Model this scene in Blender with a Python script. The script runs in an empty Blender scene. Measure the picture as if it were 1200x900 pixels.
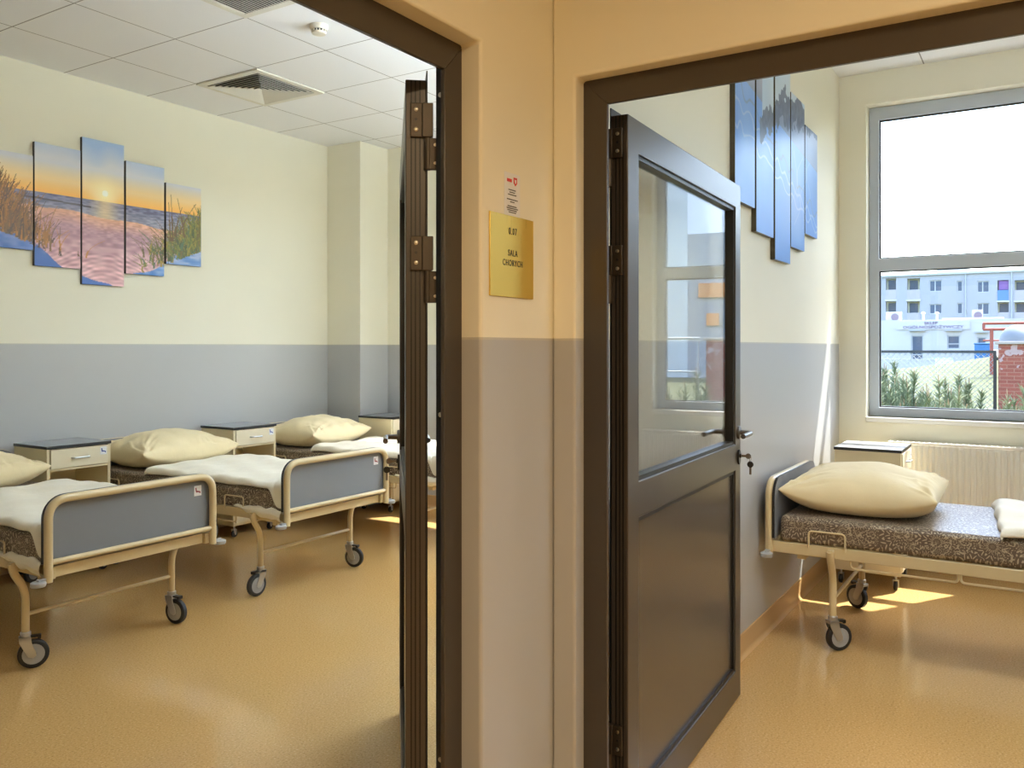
import bpy, bmesh, math, random
import numpy as np
from mathutils import Vector, Matrix

PI = math.pi
R = math.radians
sc = bpy.context.scene
COL = sc.collection

# ------------------------------------------------------------------ view
CAM_H = 1.4
YAW = R(32.17)
FPX = 993.7


def at(px, py, X):
    """where the sight line of a measured point meets the plane x = X (used to measure far things)"""
    l = (px - 600) / FPX
    c, s = math.cos(YAW), math.sin(YAW)
    t = X / (c + l * s)
    return (s - l * c) * t, CAM_H + (407 - py) / FPX * t


# ------------------------------------------------------------------ materials
def mat(name, col=(.5, .5, .5), rough=.5, metal=0., spec=.5, coat=0., emis=None):
    m = bpy.data.materials.new(name)
    m.use_nodes = True
    b = m.node_tree.nodes['Principled BSDF']
    b.inputs['Base Color'].default_value = (*col, 1)
    b.inputs['Roughness'].default_value = rough
    b.inputs['Metallic'].default_value = metal
    b.inputs['Specular IOR Level'].default_value = spec
    b.inputs['Coat Weight'].default_value = coat
    b.inputs['Coat Roughness'].default_value = .1
    if emis:
        b.inputs['Emission Color'].default_value = (*emis[:3], 1)
        b.inputs['Emission Strength'].default_value = emis[3]
    return m


class NT:
    """small node-graph writer"""
    def __init__(self, m):
        self.m = m
        self.t = m.node_tree
        self.b = self.t.nodes.get('Principled BSDF')

    def n(self, kind, **kw):
        nd = self.t.nodes.new(kind)
        for k, v in kw.items():
            setattr(nd, k, v)
        return nd

    def link(self, a, b):
        self.t.links.new(a, b)

    def math(self, op, a, b=None, clamp=False):
        nd = self.n('ShaderNodeMath', operation=op, use_clamp=clamp)
        for i, v in enumerate((a, b)):
            if v is None:
                continue
            if isinstance(v, (int, float)):
                nd.inputs[i].default_value = v
            else:
                self.link(v, nd.inputs[i])
        return nd.outputs[0]

    def mix(self, f, a, b):
        nd = self.n('ShaderNodeMix', data_type='RGBA')
        for s, v in ((nd.inputs[0], f), (nd.inputs[6], a), (nd.inputs[7], b)):
            if isinstance(v, tuple):
                s.default_value = (*v, 1)
            elif isinstance(v, (int, float)):
                s.default_value = v
            else:
                self.link(v, s)
        return nd.outputs[2]

    def coord(self, kind='Object', scale=(1, 1, 1)):
        tc = self.n('ShaderNodeTexCoord')
        mp = self.n('ShaderNodeMapping')
        mp.inputs['Scale'].default_value = scale
        self.link(tc.outputs[kind], mp.inputs[0])
        return mp.outputs[0]

    def noise(self, vec, scale, detail=3, rough=.5):
        nd = self.n('ShaderNodeTexNoise')
        nd.inputs['Scale'].default_value = scale
        nd.inputs['Detail'].default_value = detail
        nd.inputs['Roughness'].default_value = rough
        self.link(vec, nd.inputs['Vector'])
        return nd.outputs[0]

    def ramp(self, f, stops):
        nd = self.n('ShaderNodeValToRGB')
        e = nd.color_ramp.elements
        while len(e) < len(stops):
            e.new(.5)
        for el, (p, c) in zip(e, stops):
            el.position = p
            el.color = (*c, 1)
        self.link(f, nd.inputs[0])
        return nd.outputs[0]

    def bump(self, h, strength, dist=.002):
        nd = self.n('ShaderNodeBump')
        nd.inputs['Strength'].default_value = strength
        nd.inputs['Distance'].default_value = dist
        self.link(h, nd.inputs['Height'])
        self.link(nd.outputs[0], self.b.inputs['Normal'])

    def color(self, s):
        self.link(s, self.b.inputs['Base Color'])


CREAM_WALL = (.80, .765, .63)
DADO = (.43, .43, .43)


def wall_mat(name, dado=True):
    m = mat(name, CREAM_WALL, .5)
    g = NT(m)
    geo = g.n('ShaderNodeNewGeometry')
    sx = g.n('ShaderNodeSeparateXYZ')
    g.link(geo.outputs['Position'], sx.inputs[0])
    nz = g.noise(geo.outputs['Position'], 2.5, 2)
    cw = g.mix(nz, tuple(c * .97 for c in CREAM_WALL), tuple(min(1, c * 1.02) for c in CREAM_WALL))
    if dado:
        up = g.math('GREATER_THAN', sx.outputs[2], 1.424)
        line = g.math('LESS_THAN', g.math('ABSOLUTE', g.math('SUBTRACT', sx.outputs[2], 1.421)), .003)
        dd = g.mix(line, DADO, (.5, .48, .42))
        cw = g.mix(up, dd, cw)
        rr = g.math('ADD', .36, g.math('MULTIPLY', up, .2))
        g.link(rr, g.b.inputs['Roughness'])
    g.color(cw)
    fn = g.noise(geo.outputs['Position'], 260, 2)
    g.bump(fn, .06, .001)
    return m


M = {}
M['wall'] = wall_mat('wall paint with grey dado')
M['wall_plain'] = wall_mat('plain cream wall paint', False)
M['white'] = mat('white paint', (.82, .81, .77), .4)
M['plaster'] = mat('white reveal plaster', (.84, .83, .78), .6)
M['frame'] = mat('dark brown anodised aluminium', (.075, .063, .053), .29, .35)
M['doorpanel'] = mat('brown grey door panel', (.11, .092, .072), .24, .35)
M['black'] = mat('black rubber gasket', (.006, .006, .006), .4)
M['hingemetal'] = mat('dark bronze hinge', (.07, .055, .04), .4, .6)
M['screw'] = mat('bright screw', (.6, .56, .48), .3, 1.)
M['handle'] = mat('dark nickel handle', (.17, .155, .14), .3, .9)
M['bedcream'] = mat('cream enamelled steel', (.62, .50, .29), .3, 0, .5, .3)
M['laminate'] = mat('grey laminate board', (.185, .195, .215), .42)
M['edge'] = mat('black edge banding', (.012, .011, .010), .4)
M['chrome'] = mat('zinc plated steel', (.52, .52, .52), .3, .9)
M['tyre'] = mat('black rubber tyre', (.012, .012, .013), .5)
M['hub'] = mat('grey plastic hub', (.33, .33, .33), .45)
M['bumper'] = mat('grey plastic bumper', (.38, .39, .40), .4)
M['cabcream'] = mat('cream cabinet board', (.68, .58, .37), .4)
M['cabfront'] = mat('pale cream cabinet front', (.72, .64, .46), .3)
M['cabtop'] = mat('grey cabinet top', (.27, .29, .32), .25)
M['winframe'] = mat('grey window aluminium', (.50, .55, .62), .35, .1)
M['radiator'] = mat('white radiator enamel', (.80, .78, .72), .35)
M['stickerwhite'] = mat('white sticker paper', (.75, .76, .78), .5)
M['stickerred'] = mat('maroon print', (.25, .02, .04), .5)
M['stickerblue'] = mat('navy print', (.02, .04, .25), .5)
M['ink'] = mat('black ink', (.015, .012, .008), .5)
M['red'] = mat('red print', (.65, .03, .03), .5)
M['vent'] = mat('cream vent metal', (.70, .68, .60), .45)
M['ventdark'] = mat('vent dark cavity', (.05, .045, .035), .8)
M['detector'] = mat('ivory plastic', (.72, .66, .54), .45)
M['steelkey'] = mat('key steel', (.25, .22, .18), .35, .9)
M['keyblack'] = mat('black key head', (.02, .018, .015), .4)
M['canvasback'] = mat('canvas wrapped edge', (.03, .025, .02), .6)

# brass plate
m = mat('brushed brass plate', (.85, .58, .12), .3, .75)
g = NT(m)
g.link(g.math('ADD', .24, g.math('MULTIPLY', g.noise(g.coord('Object', (400, 400, 6)), 1, 2), .14)), g.b.inputs['Roughness'])
M['brass'] = m

# floor: speckled vinyl
m = mat('speckled tan vinyl', (.5, .34, .17), .2, 0, .5)
g = NT(m)
geo = g.n('ShaderNodeNewGeometry')
n1 = g.noise(geo.outputs['Position'], 125, 2, .75)
n2 = g.noise(geo.outputs['Position'], 1.2, 3)
c1 = g.ramp(n1, [(.31, (.33, .19, .07)), (.44, (.525, .325, .125)), (.58, (.56, .35, .14)), (.70, (.68, .48, .25))])
c2 = g.mix(g.math('MULTIPLY', n2, .25), c1, (.51, .32, .12))
g.color(c2)
g.link(g.math('ADD', .09, g.math('MULTIPLY', n2, .10)), g.b.inputs['Roughness'])
g.bump(g.noise(geo.outputs['Position'], 90, 2), .010, .001)
M['floor'] = m
M['skirting'] = mat('coved vinyl skirting', (.52, .33, .15), .3)

# ceiling tiles 0.608 m grid
m = mat('ceiling tiles', (.78, .78, .78), .85)
g = NT(m)
geo = g.n('ShaderNodeNewGeometry')
sx = g.n('ShaderNodeSeparateXYZ')
g.link(geo.outputs['Position'], sx.inputs[0])


def gridline(out, off, width):
    f = g.math('FRACT', g.math('DIVIDE', g.math('SUBTRACT', out, off - 60.8), .608))
    return g.math('LESS_THAN', f, width / .608)


lx, ly = gridline(sx.outputs[0], 3.14, .007), gridline(sx.outputs[1], 3.69, .007)
wx, wy = gridline(sx.outputs[0], 3.14, .024), gridline(sx.outputs[1], 3.69, .024)
ln = g.math('MAXIMUM', lx, ly)
wd = g.math('MAXIMUM', wx, wy)
base = g.mix(g.noise(geo.outputs['Position'], 120, 2), (.80, .81, .83), (.85, .86, .88))
cc = g.mix(wd, base, (.84, .84, .85))
g.color(g.mix(ln, cc, (.27, .26, .25)))  # dark line painted as the shadow along one side of each grid bar
M['tiles'] = m
M['ceil'] = mat('white ceiling paint', (.80, .79, .76), .8)

# cotton
def cloth(name, col, bump=.25, sc_=900):
    m = mat(name, col, .8, 0, .25)
    g = NT(m)
    v = g.coord()
    n = g.noise(v, 9, 3)
    g.color(g.mix(n, tuple(c * .93 for c in col), tuple(min(1, c * 1.05) for c in col)))
    g.b.inputs['Sheen Weight'].default_value = .15
    f = g.noise(v, sc_, 2)
    k = g.noise(v, 28, 3)
    g.bump(g.math('ADD', g.math('MULTIPLY', f, .12), k), bump, .006)
    return m


M['pillow'] = cloth('cream cotton pillowcase', (.79, .67, .42))
M['sheet'] = cloth('off white cotton sheet', (.84, .79, .66))

# paisley mattress cover
m = mat('brown paisley mattress fabric', (.2, .15, .1), .42, 0, .5)
g = NT(m)
v = g.coord()
sx = g.n('ShaderNodeSeparateXYZ'); g.link(v, sx.inputs[0])
cb = g.n('ShaderNodeCombineXYZ')
g.link(sx.outputs[1], cb.inputs[0]); g.link(g.math('ADD', sx.outputs[0], sx.outputs[2]), cb.inputs[1])
p2 = cb.outputs[0]


def medallions(scale, petals, freq, cut):
    vo = g.n('ShaderNodeTexVoronoi', voronoi_dimensions='2D'); vo.inputs['Scale'].default_value = scale
    vo.inputs['Randomness'].default_value = .75
    g.link(p2, vo.inputs['Vector'])
    df = g.n('ShaderNodeVectorMath', operation='SUBTRACT')
    g.link(p2, df.inputs[0]); g.link(vo.outputs['Position'], df.inputs[1])
    s2 = g.n('ShaderNodeSeparateXYZ'); g.link(df.outputs[0], s2.inputs[0])
    th = g.math('ARCTAN2', s2.outputs[1], s2.outputs[0])
    pet = g.math('MULTIPLY', g.math('SINE', g.math('MULTIPLY', th, petals)), .09)
    rr_ = g.math('ADD', vo.outputs['Distance'], pet)
    ring = g.math('SINE', g.math('MULTIPLY', rr_, freq))
    dash = g.math('SINE', g.math('MULTIPLY', th, petals * 3.))
    return g.math('GREATER_THAN', g.math('ADD', ring, g.math('MULTIPLY', dash, .45)), cut)


big = medallions(6.5, 8., 40., .62)
small = medallions(19., 6., 24., .75)
scroll = g.math('LESS_THAN', g.math('ABSOLUTE', g.math('SUBTRACT', g.math('FRACT', g.math('MULTIPLY', g.noise(p2, 16, 2), 7.)), .5)), .10)
mask = g.math('GREATER_THAN', g.noise(p2, 8, 2), .50)
k1 = g.math('MULTIPLY', big, mask)
k2 = g.math('MULTIPLY', g.math('MAXIMUM', small, scroll), g.math('SUBTRACT', 1., mask))
k = g.math('MAXIMUM', g.math('MULTIPLY', k1, .9), g.math('MULTIPLY', k2, .8))
g.color(g.mix(k, (.125, .088, .060), (.50, .42, .30)))
g.bump(g.noise(v, 30, 3), .12, .004)
M['mattress'] = m


# glass, no refraction so that daylight passes straight through
def glass_mat(name, tint, gain=1.):
    m = bpy.data.materials.new(name)
    m.use_nodes = True
    t = m.node_tree
    t.nodes.remove(t.nodes['Principled BSDF'])
    g = NT(m)
    geo = g.n('ShaderNodeNewGeometry')
    dp = g.n('ShaderNodeVectorMath', operation='DOT_PRODUCT')
    g.link(geo.outputs['Incoming'], dp.inputs[0]); g.link(geo.outputs['Normal'], dp.inputs[1])
    c = g.math('SUBTRACT', 1., g.math('ABSOLUTE', dp.outputs['Value']), True)
    f = g.math('ADD', .04, g.math('MULTIPLY', g.math('POWER', c, 5.), .96))
    f = g.math('MULTIPLY', f, gain, True)
    tr = g.n('ShaderNodeBsdfTransparent'); tr.inputs[0].default_value = (*tint, 1)
    gl = g.n('ShaderNodeBsdfGlossy'); gl.inputs['Roughness'].default_value = 0.
    mx = g.n('ShaderNodeMixShader')
    g.link(f, mx.inputs[0]); g.link(tr.outputs[0], mx.inputs[1]); g.link(gl.outputs[0], mx.inputs[2])
    g.link(mx.outputs[0], t.nodes['Material Output'].inputs[0])
    return m


M['glass'] = glass_mat('window glass', (.97, .985, .98))
M['doorglass'] = glass_mat('double glazed door glass', (.96, .97, .96), 1.4)

# canvases carry their printed picture as a colour attribute
def print_mat(name, rough=.45):
    m = mat(name, (.5, .5, .5), rough)
    g = NT(m)
    a = g.n('ShaderNodeAttribute'); a.attribute_name = 'print'
    g.color(a.outputs['Color'])
    return m


M['print'] = print_mat('printed canvas', .5)
M['print_satin'] = print_mat('satin printed canvas', .32)

# outdoors
m = mat('lawn', (.2, .3, .07), .9)
g = NT(m)
v = g.coord()
g.color(g.ramp(g.noise(v, .7, 8, .75), [(.30, (.026, .037, .003)), (.5, (.046, .056, .006)), (.66, (.072, .073, .014)), (.8, (.11, .10, .04))]))
M['lawn'] = m
M['facade'] = mat('pale facade render', (.36, .365, .405), .8)
M['facade2'] = mat('white facade render', (.54, .52, .52), .8)
M['loggia'] = mat('yellowish loggia wall', (.72, .72, .56), .8)
M['balustrade'] = mat('balcony board', (.40, .375, .40), .7)
M['balblue'] = mat('blue balcony board', (.10, .22, .45), .7)
M['curtain'] = mat('purple curtain', (.22, .12, .34), .8)
M['pane'] = mat('window pane from outside', (.06, .09, .15), .3, 0, .4)
M['pvc'] = mat('white window profile', (.42, .44, .47), .4)
M['greyroof'] = mat('grey roof sheet', (.42, .44, .46), .6)
M['fan'] = mat('grey fan grille', (.13, .11, .15), .6)
M['pipe'] = mat('rust red painted pipe', (.30, .07, .05), .6)
M['fence'] = mat('dark fence steel', (.045, .05, .055), .5, .3)
M['wire'] = mat('galvanised wire', (.42, .44, .46), .5, .5)
M['concrete'] = mat('pale concrete cap', (.36, .31, .28), .8)
M['dome'] = mat('pale dome cap', (.17, .19, .22), .6)
M['carblue'] = mat('blue car paint', (.03, .16, .42), .25, .2)
M['cargrey'] = mat('grey car paint', (.45, .47, .49), .3, .2)
M['hall'] = mat('pale grey hall sheet', (.62, .66, .70), .6)
M['orange'] = mat('orange board', (.75, .28, .08), .6)
M['signletter'] = mat('faded purple lettering', (.14, .09, .19), .7)
M['pine'] = mat('pine needles', (.075, .12, .05), .7)
g = NT(M['pine'])
g.color(g.ramp(g.noise(g.coord(), 9, 3), [(.35, (.085, .125, .075)), (.55, (.15, .20, .105)), (.75, (.24, .25, .14))]))
M['candle'] = mat('pine candle', (.27, .19, .11), .7)
M['bark'] = mat('bark', (.10, .06, .035), .9)
# brick
m = mat('red brick', (.35, .1, .06), .85)
g = NT(m)
geo = g.n('ShaderNodeNewGeometry')
sx = g.n('ShaderNodeSeparateXYZ'); g.link(geo.outputs['Position'], sx.inputs[0])
cb = g.n('ShaderNodeCombineXYZ')
g.link(g.math('ADD', sx.outputs[0], sx.outputs[1]), cb.inputs[0]); g.link(sx.outputs[2], cb.inputs[1])
bt = g.n('ShaderNodeTexBrick')
bt.inputs['Color1'].default_value = (.30, .075, .05, 1); bt.inputs['Color2'].default_value = (.24, .06, .042, 1)
bt.inputs['Mortar'].default_value = (.32, .15, .11, 1)
bt.inputs['Scale'].default_value = 1.; bt.inputs['Mortar Size'].default_value = .008
bt.inputs['Brick Width'].default_value = .25; bt.inputs['Row Height'].default_value = .075
g.link(cb.outputs[0], bt.inputs['Vector'])
eff = g.math('GREATER_THAN', g.math('ADD', g.noise(geo.outputs['Position'], 5, 4), g.math('MULTIPLY', sx.outputs[2], .16)), .79)
g.color(g.mix(g.math('MULTIPLY', eff, .6), bt.outputs['Color'], (.50, .42, .42)))
M['brick'] = m


# ------------------------------------------------------------------ mesh builder
class B:
    def __init__(self):
        self.bm = bmesh.new()
        self.mi = 0

    def _f(self, vs):
        try:
            f = self.bm.faces.new(vs)
            f.material_index = self.mi
            f.smooth = True
            return f
        except ValueError:
            return None

    def v(self, *p):
        return self.bm.verts.new(p)

    def box(self, x0, x1, y0, y1, z0, z1, mx=None):
        c = [Vector((x, y, z)) for x in (x0, x1) for y in (y0, y1) for z in (z0, z1)]
        if mx:
            c = [mx @ p for p in c]
        v = [self.bm.verts.new(p) for p in c]
        for q in ((0, 1, 3, 2), (4, 6, 7, 5), (0, 4, 5, 1), (2, 3, 7, 6), (0, 2, 6, 4), (1, 5, 7, 3)):
            self._f([v[i] for i in q])
        return self

    def tube(self, pts, r, seg=12, closed=False):
        pts = [Vector(p) for p in pts]
        n = len(pts)
        tans = []
        for i in range(n):
            a = pts[(i - 1) % n] if (closed or i > 0) else pts[i]
            b = pts[(i + 1) % n] if (closed or i < n - 1) else pts[i]
            tans.append((b - a).normalized())
        t = tans[0]
        up = Vector((0, 0, 1)) if abs(t.z) < .9 else Vector((1, 0, 0))
        nrm = (up - t * up.dot(t)).normalized()
        rings = []
        for i in range(n):
            t = tans[i]
            nrm = (nrm - t * nrm.dot(t))
            nrm = nrm.normalized() if nrm.length > 1e-6 else t.orthogonal().normalized()
            bn = t.cross(nrm)
            rr = r[i] if isinstance(r, (list, tuple)) else r
            rings.append([self.bm.verts.new(pts[i] + (nrm * math.cos(2 * PI * k / seg) + bn * math.sin(2 * PI * k / seg)) * rr) for k in range(seg)])
        for i in range(n if closed else n - 1):
            a, b = rings[i], rings[(i + 1) % n]
            for k in range(seg):
                self._f([a[k], a[(k + 1) % seg], b[(k + 1) % seg], b[k]])
        if not closed:
            self._f(rings[0][::-1])
            self._f(rings[-1])
        return self

    def cyl(self, p0, p1, r, seg=16):
        return self.tube([p0, p1], r, seg)

    def lathe(self, prof, org=(0, 0, 0), axis='z', seg=24):
        o = Vector(org)
        rings = []
        for (r, h) in prof:
            ring = []
            for k in range(seg):
                a = 2 * PI * k / seg
                c, s = max(r, 1e-5) * math.cos(a), max(r, 1e-5) * math.sin(a)
                p = {'z': (c, s, h), 'y': (c, h, -s), 'x': (h, c, s)}[axis]
                ring.append(self.bm.verts.new(o + Vector(p)))
            rings.append(ring)
        for a, b in zip(rings, rings[1:]):
            for k in range(seg):
                self._f([a[k], a[(k + 1) % seg], b[(k + 1) % seg], b[k]])
        self._f(rings[0][::-1])
        self._f(rings[-1])
        return self

    def prism(self, poly, d0, d1, axis='y', mx=None):
        """poly in the plane across the axis, pushed from d0 to d1"""
        def P(a, b, d):
            p = Vector({'y': (a, d, b), 'x': (d, a, b), 'z': (a, b, d)}[axis])
            return mx @ p if mx else p
        lo = [self.bm.verts.new(P(a, b, d0)) for a, b in poly]
        hi = [self.bm.verts.new(P(a, b, d1)) for a, b in poly]
        n = len(poly)
        self._f(lo)
        self._f(hi[::-1])
        for i in range(n):
            self._f([lo[i], hi[i], hi[(i + 1) % n], lo[(i + 1) % n]])
        return self

    def grid(self, P, closed=False):
        """P[i][j] -> point"""
        vs = [[self.bm.verts.new(p) for p in row] for row in P]
        for a, b in zip(vs, vs[1:]):
            for k in range(len(a) - 1):
                self._f([a[k], a[k + 1], b[k + 1], b[k]])
        return vs

    def panel_holes(self, axis, d0, d1, u0, u1, w0, w1, holes):
        """slab between d0 and d1 along the axis, (u, w) = the other two axes in order, with rectangular holes"""
        us = sorted({u0, u1, *[h[0] for h in holes], *[h[1] for h in holes]})
        ws = sorted({w0, w1, *[h[2] for h in holes], *[h[3] for h in holes]})
        us = [u for u in us if u0 <= u <= u1]
        ws = [w for w in ws if w0 <= w <= w1]
        cache = {}

        def V(u, w, d):
            k = (round(u, 5), round(w, 5), round(d, 5))
            if k not in cache:
                cache[k] = self.bm.verts.new({'x': (d, u, w), 'y': (u, d, w), 'z': (u, w, d)}[axis])
            return cache[k]

        def solid(i, j):
            if i < 0 or j < 0 or i >= len(us) - 1 or j >= len(ws) - 1:
                return False
            cu, cw = (us[i] + us[i + 1]) / 2, (ws[j] + ws[j + 1]) / 2
            return not any(h[0] < cu < h[1] and h[2] < cw < h[3] for h in holes)
        for i in range(len(us) - 1):
            for j in range(len(ws) - 1):
                if not solid(i, j):
                    continue
                a, b, c, d = us[i], us[i + 1], ws[j], ws[j + 1]
                self._f([V(a, c, d0), V(b, c, d0), V(b, d, d0), V(a, d, d0)])
                self._f([V(a, d, d1), V(b, d, d1), V(b, c, d1), V(a, c, d1)])
                if not solid(i - 1, j):
                    self._f([V(a, c, d0), V(a, d, d0), V(a, d, d1), V(a, c, d1)])
                if not solid(i + 1, j):
                    self._f([V(b, c, d0), V(b, c, d1), V(b, d, d1), V(b, d, d0)])
                if not solid(i, j - 1):
                    self._f([V(a, c, d0), V(a, c, d1), V(b, c, d1), V(b, c, d0)])
                if not solid(i, j + 1):
                    self._f([V(a, d, d0), V(b, d, d0), V(b, d, d1), V(a, d, d1)])
        return self

    def done(self, name, mats, parent=None, loc=(0, 0, 0), rotz=0, bevel=0, sub=0, sharp=38, seg=2):
        bm = self.bm
        bmesh.ops.recalc_face_normals(bm, faces=bm.faces[:])
        lim = R(sharp)
        for e in bm.edges:
            if len(e.link_faces) == 2 and e.calc_face_angle(0) > lim:
                e.smooth = False
        me = bpy.data.meshes.new(name)
        bm.to_mesh(me)
        bm.free()
        for mm in (mats if isinstance(mats, (list, tuple)) else [mats]):
            me.materials.append(M[mm] if isinstance(mm, str) else mm)
        o = bpy.data.objects.new(name, me)
        COL.objects.link(o)
        if parent:
            o.parent = parent
        o.location = loc
        o.rotation_euler = (0, 0, rotz)
        if bevel:
            md = o.modifiers.new('bevel', 'BEVEL')
            md.width = bevel
            md.segments = seg
            md.limit_method = 'ANGLE'
            md.angle_limit = R(40)
            md.harden_normals = False
        if sub:
            md = o.modifiers.new('sub', 'SUBSURF')
            md.levels = md.render_levels = sub
        return o


def empty(name, loc, rotz=0):
    o = bpy.data.objects.new(name, None)
    COL.objects.link(o)
    o.location = loc
    o.rotation_euler = (0, 0, rotz)
    o.empty_display_size = .1
    return o


def tag(o, label, cat, group=None):
    o['label'] = label
    o['category'] = cat
    if group:
        o['group'] = group
    return o


def struct(o, label=None):
    o['kind'] = 'structure'
    if label:
        o['label'] = label
    return o


def kids(o):
    return [c for c in list(COL.objects) if c.parent == o]


def copy_tree(o, parent=None):
    c = o.copy()
    COL.objects.link(c)
    c.parent = parent
    for ch in kids(o):
        copy_tree(ch, c)
    return c


def round_path(pts, r, n=6, closed=False):
    """polyline with rounded corners"""
    pts = [Vector(p) for p in pts]
    out = []
    N = len(pts)
    for i, p in enumerate(pts):
        if not closed and i in (0, N - 1):
            out.append(p)
            continue
        a, b = pts[(i - 1) % N], pts[(i + 1) % N]
        da, db = (a - p), (b - p)
        rr = min(r, da.length * .49, db.length * .49)
        p0, p1 = p + da.normalized() * rr, p + db.normalized() * rr
        for k in range(n + 1):
            t = k / n
            out.append(p0 * (1 - t) ** 2 + p * 2 * t * (1 - t) + p1 * t * t)
    return out


def text_mesh(name, body, size, matname, parent, mx, extrude=.0003, align='CENTER', spacing=1.0):
    cu = bpy.data.curves.new(name, 'FONT')
    cu.body = body
    cu.size = size
    cu.align_x = align
    cu.align_y = 'CENTER'
    cu.extrude = extrude
    cu.space_character = spacing
    cu.resolution_u = 3
    to = bpy.data.objects.new(name + '_source', cu)
    COL.objects.link(to)
    dg = bpy.context.evaluated_depsgraph_get()
    dg.update()
    me = bpy.data.meshes.new_from_object(to.evaluated_get(dg))
    bpy.data.objects.remove(to)
    bpy.data.curves.remove(cu)
    me.transform(mx)
    me.materials.clear()
    me.materials.append(M[matname])
    me.name = name
    o = bpy.data.objects.new(name, me)
    COL.objects.link(o)
    if parent:
        o.parent = parent
    return o


# ================================================================== SHELL
CEIL = 3.2
FX_L, FX_R = 5.92, 5.95        # inner faces of the window wall in the two rooms
YP = 5.45                      # picture wall of the left ward
DH = 2.12                      # height of the door openings
SX0, SX1 = .31, 1.66          # opening of the left door (x)
SY0, SY1 = -.28, 1.06          # opening of the right door (y)
WZ0, WZ1 = .945, 2.99          # window openings
WIN = [(-.08, .995), (-1.75, -.68), (3.20, 4.27), (1.72, 2.79)]

b = B(); b.box(-3.2, 6.2, -3.4, 5.7, -.2, 0)
struct(b.done('floor', 'floor'), 'glossy speckled tan vinyl floor')
b = B(); b.box(-1.3, 6.2, 1.235, 5.7, CEIL, CEIL + .2)
struct(b.done('ceiling', 'tiles'), 'white square tile ceiling of the left room')
b = B(); b.box(2.06, 6.2, -3.4, 1.165, CEIL, CEIL + .2)
struct(b.done('ceiling', 'tiles'), 'white ceiling of the right room')
b = B(); b.box(-3.2, 2.0, -3.4, 1.13, 2.85, 3.05)
struct(b.done('ceiling', 'ceil'), 'corridor ceiling')

b = B(); b.box(-1.3, 6.2, YP, YP + .2, 0, CEIL)
struct(b.done('wall_left', 'wall'), 'cream wall with grey dado behind the beds of the left room')
b = B(); b.box(5.552, FX_L, 5.055, YP, 0, CEIL)
struct(b.done('wall_pilaster', 'wall', bevel=.004), 'pilaster in the corner of the left room')
b = B(); b.panel_holes('x', FX_L, 6.2, 1.2, YP, 0, CEIL + .3, [(w[0], w[1], WZ0, WZ1) for w in WIN[2:]])
struct(b.done('wall_far', 'wall'), 'window wall of the left room')
b = B(); b.panel_holes('x', FX_R, 6.2, -3.4, 1.2, 0, CEIL + .3, [(w[0], w[1], WZ0, WZ1) for w in WIN[:2]])
struct(b.done('wall_right', 'wall_plain', bevel=.006), 'cream window wall of the right room')
b = B(); b.box(6.2, 6.42, -3.6, 5.8, 2.99, 3.12)
struct(b.done('trim_1', 'facade2'), 'concrete band above the windows outside')
b = B(); b.box(-1.3, -1.2, 1.235, YP, 0, CEIL)
struct(b.done('wall_near', 'wall'), 'end wall of the left room')
# wall with the sign: corridor side at y = 1.13
b = B(); b.panel_holes('y', 1.13, 1.235, -3.2, 2.12, 0, CEIL + .2, [(SX0, SX1, -.01, DH + .005)])
struct(b.done('wall_front', 'wall', bevel=.008, seg=3), 'corridor wall with the left doorway and the brass sign')
b = B(); b.box(2.12, 5.95, 1.165, 1.235, 0, CEIL + .2)
struct(b.done('wall_partition', 'wall'), 'cream wall with grey dado between the two rooms')
b = B(); b.panel_holes('x', 2.0, 2.12, -3.4, 1.13, 0, CEIL + .2, [(SY0, SY1, -.01, DH)])
struct(b.done('wall_side', 'wall', bevel=.008, seg=3), 'corridor wall with the right doorway')
b = B(); b.box(2.0, 6.2, -3.4, -3.3, 0, CEIL)
struct(b.done('wall_back', 'wall'), 'end wall of the right room')
b = B(); b.box(-3.2, -3.1, -3.4, 1.13, 0, 2.85)
struct(b.done('wall_corridor_left', 'wall'), 'far end of the corridor')
b = B(); b.box(-3.2, 2.0, -3.4, -3.3, 0, 2.85)
struct(b.done('wall_corridor_back', 'wall'), 'corridor wall behind the viewer')


def skirting(name, pts_run, label):
    """coved strip along a wall: cross-section pushed along the run"""
    b = B()
    (x0, y0), (x1, y1), (nx, ny) = pts_run
    prof = [(0, 0), (.022, 0), (.018, .003), (.008, .012), (.005, .025), (.004, .10), (0, .104)]
    rows = []
    for (x, y) in ((x0, y0), (x1, y1)):
        rows.append([b.v(x + nx * p, y + ny * p, z) for p, z in prof])
    n = len(prof)
    for i in range(n):
        b._f([rows[0][i], rows[0][(i + 1) % n], rows[1][(i + 1) % n], rows[1][i]])
    b._f(rows[0]); b._f(rows[1][::-1])
    struct(b.done(name, 'skirting'), label)


skirting('baseboard_partition', ((2.14, 1.165), (5.95, 1.165), (0, -1)), 'coved tan skirting along the partition wall')
skirting('baseboard_left', ((-1.2, YP), (5.55, YP), (0, -1)), 'coved tan skirting behind the beds')
skirting('baseboard_right', ((5.95, 1.14), (5.95, -3.3), (-1, 0)), 'coved tan skirting under the window')
skirting('baseboard_far', ((5.92, 5.05), (5.92, 1.24), (-1, 0)), 'coved tan skirting under the left room windows')


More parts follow.
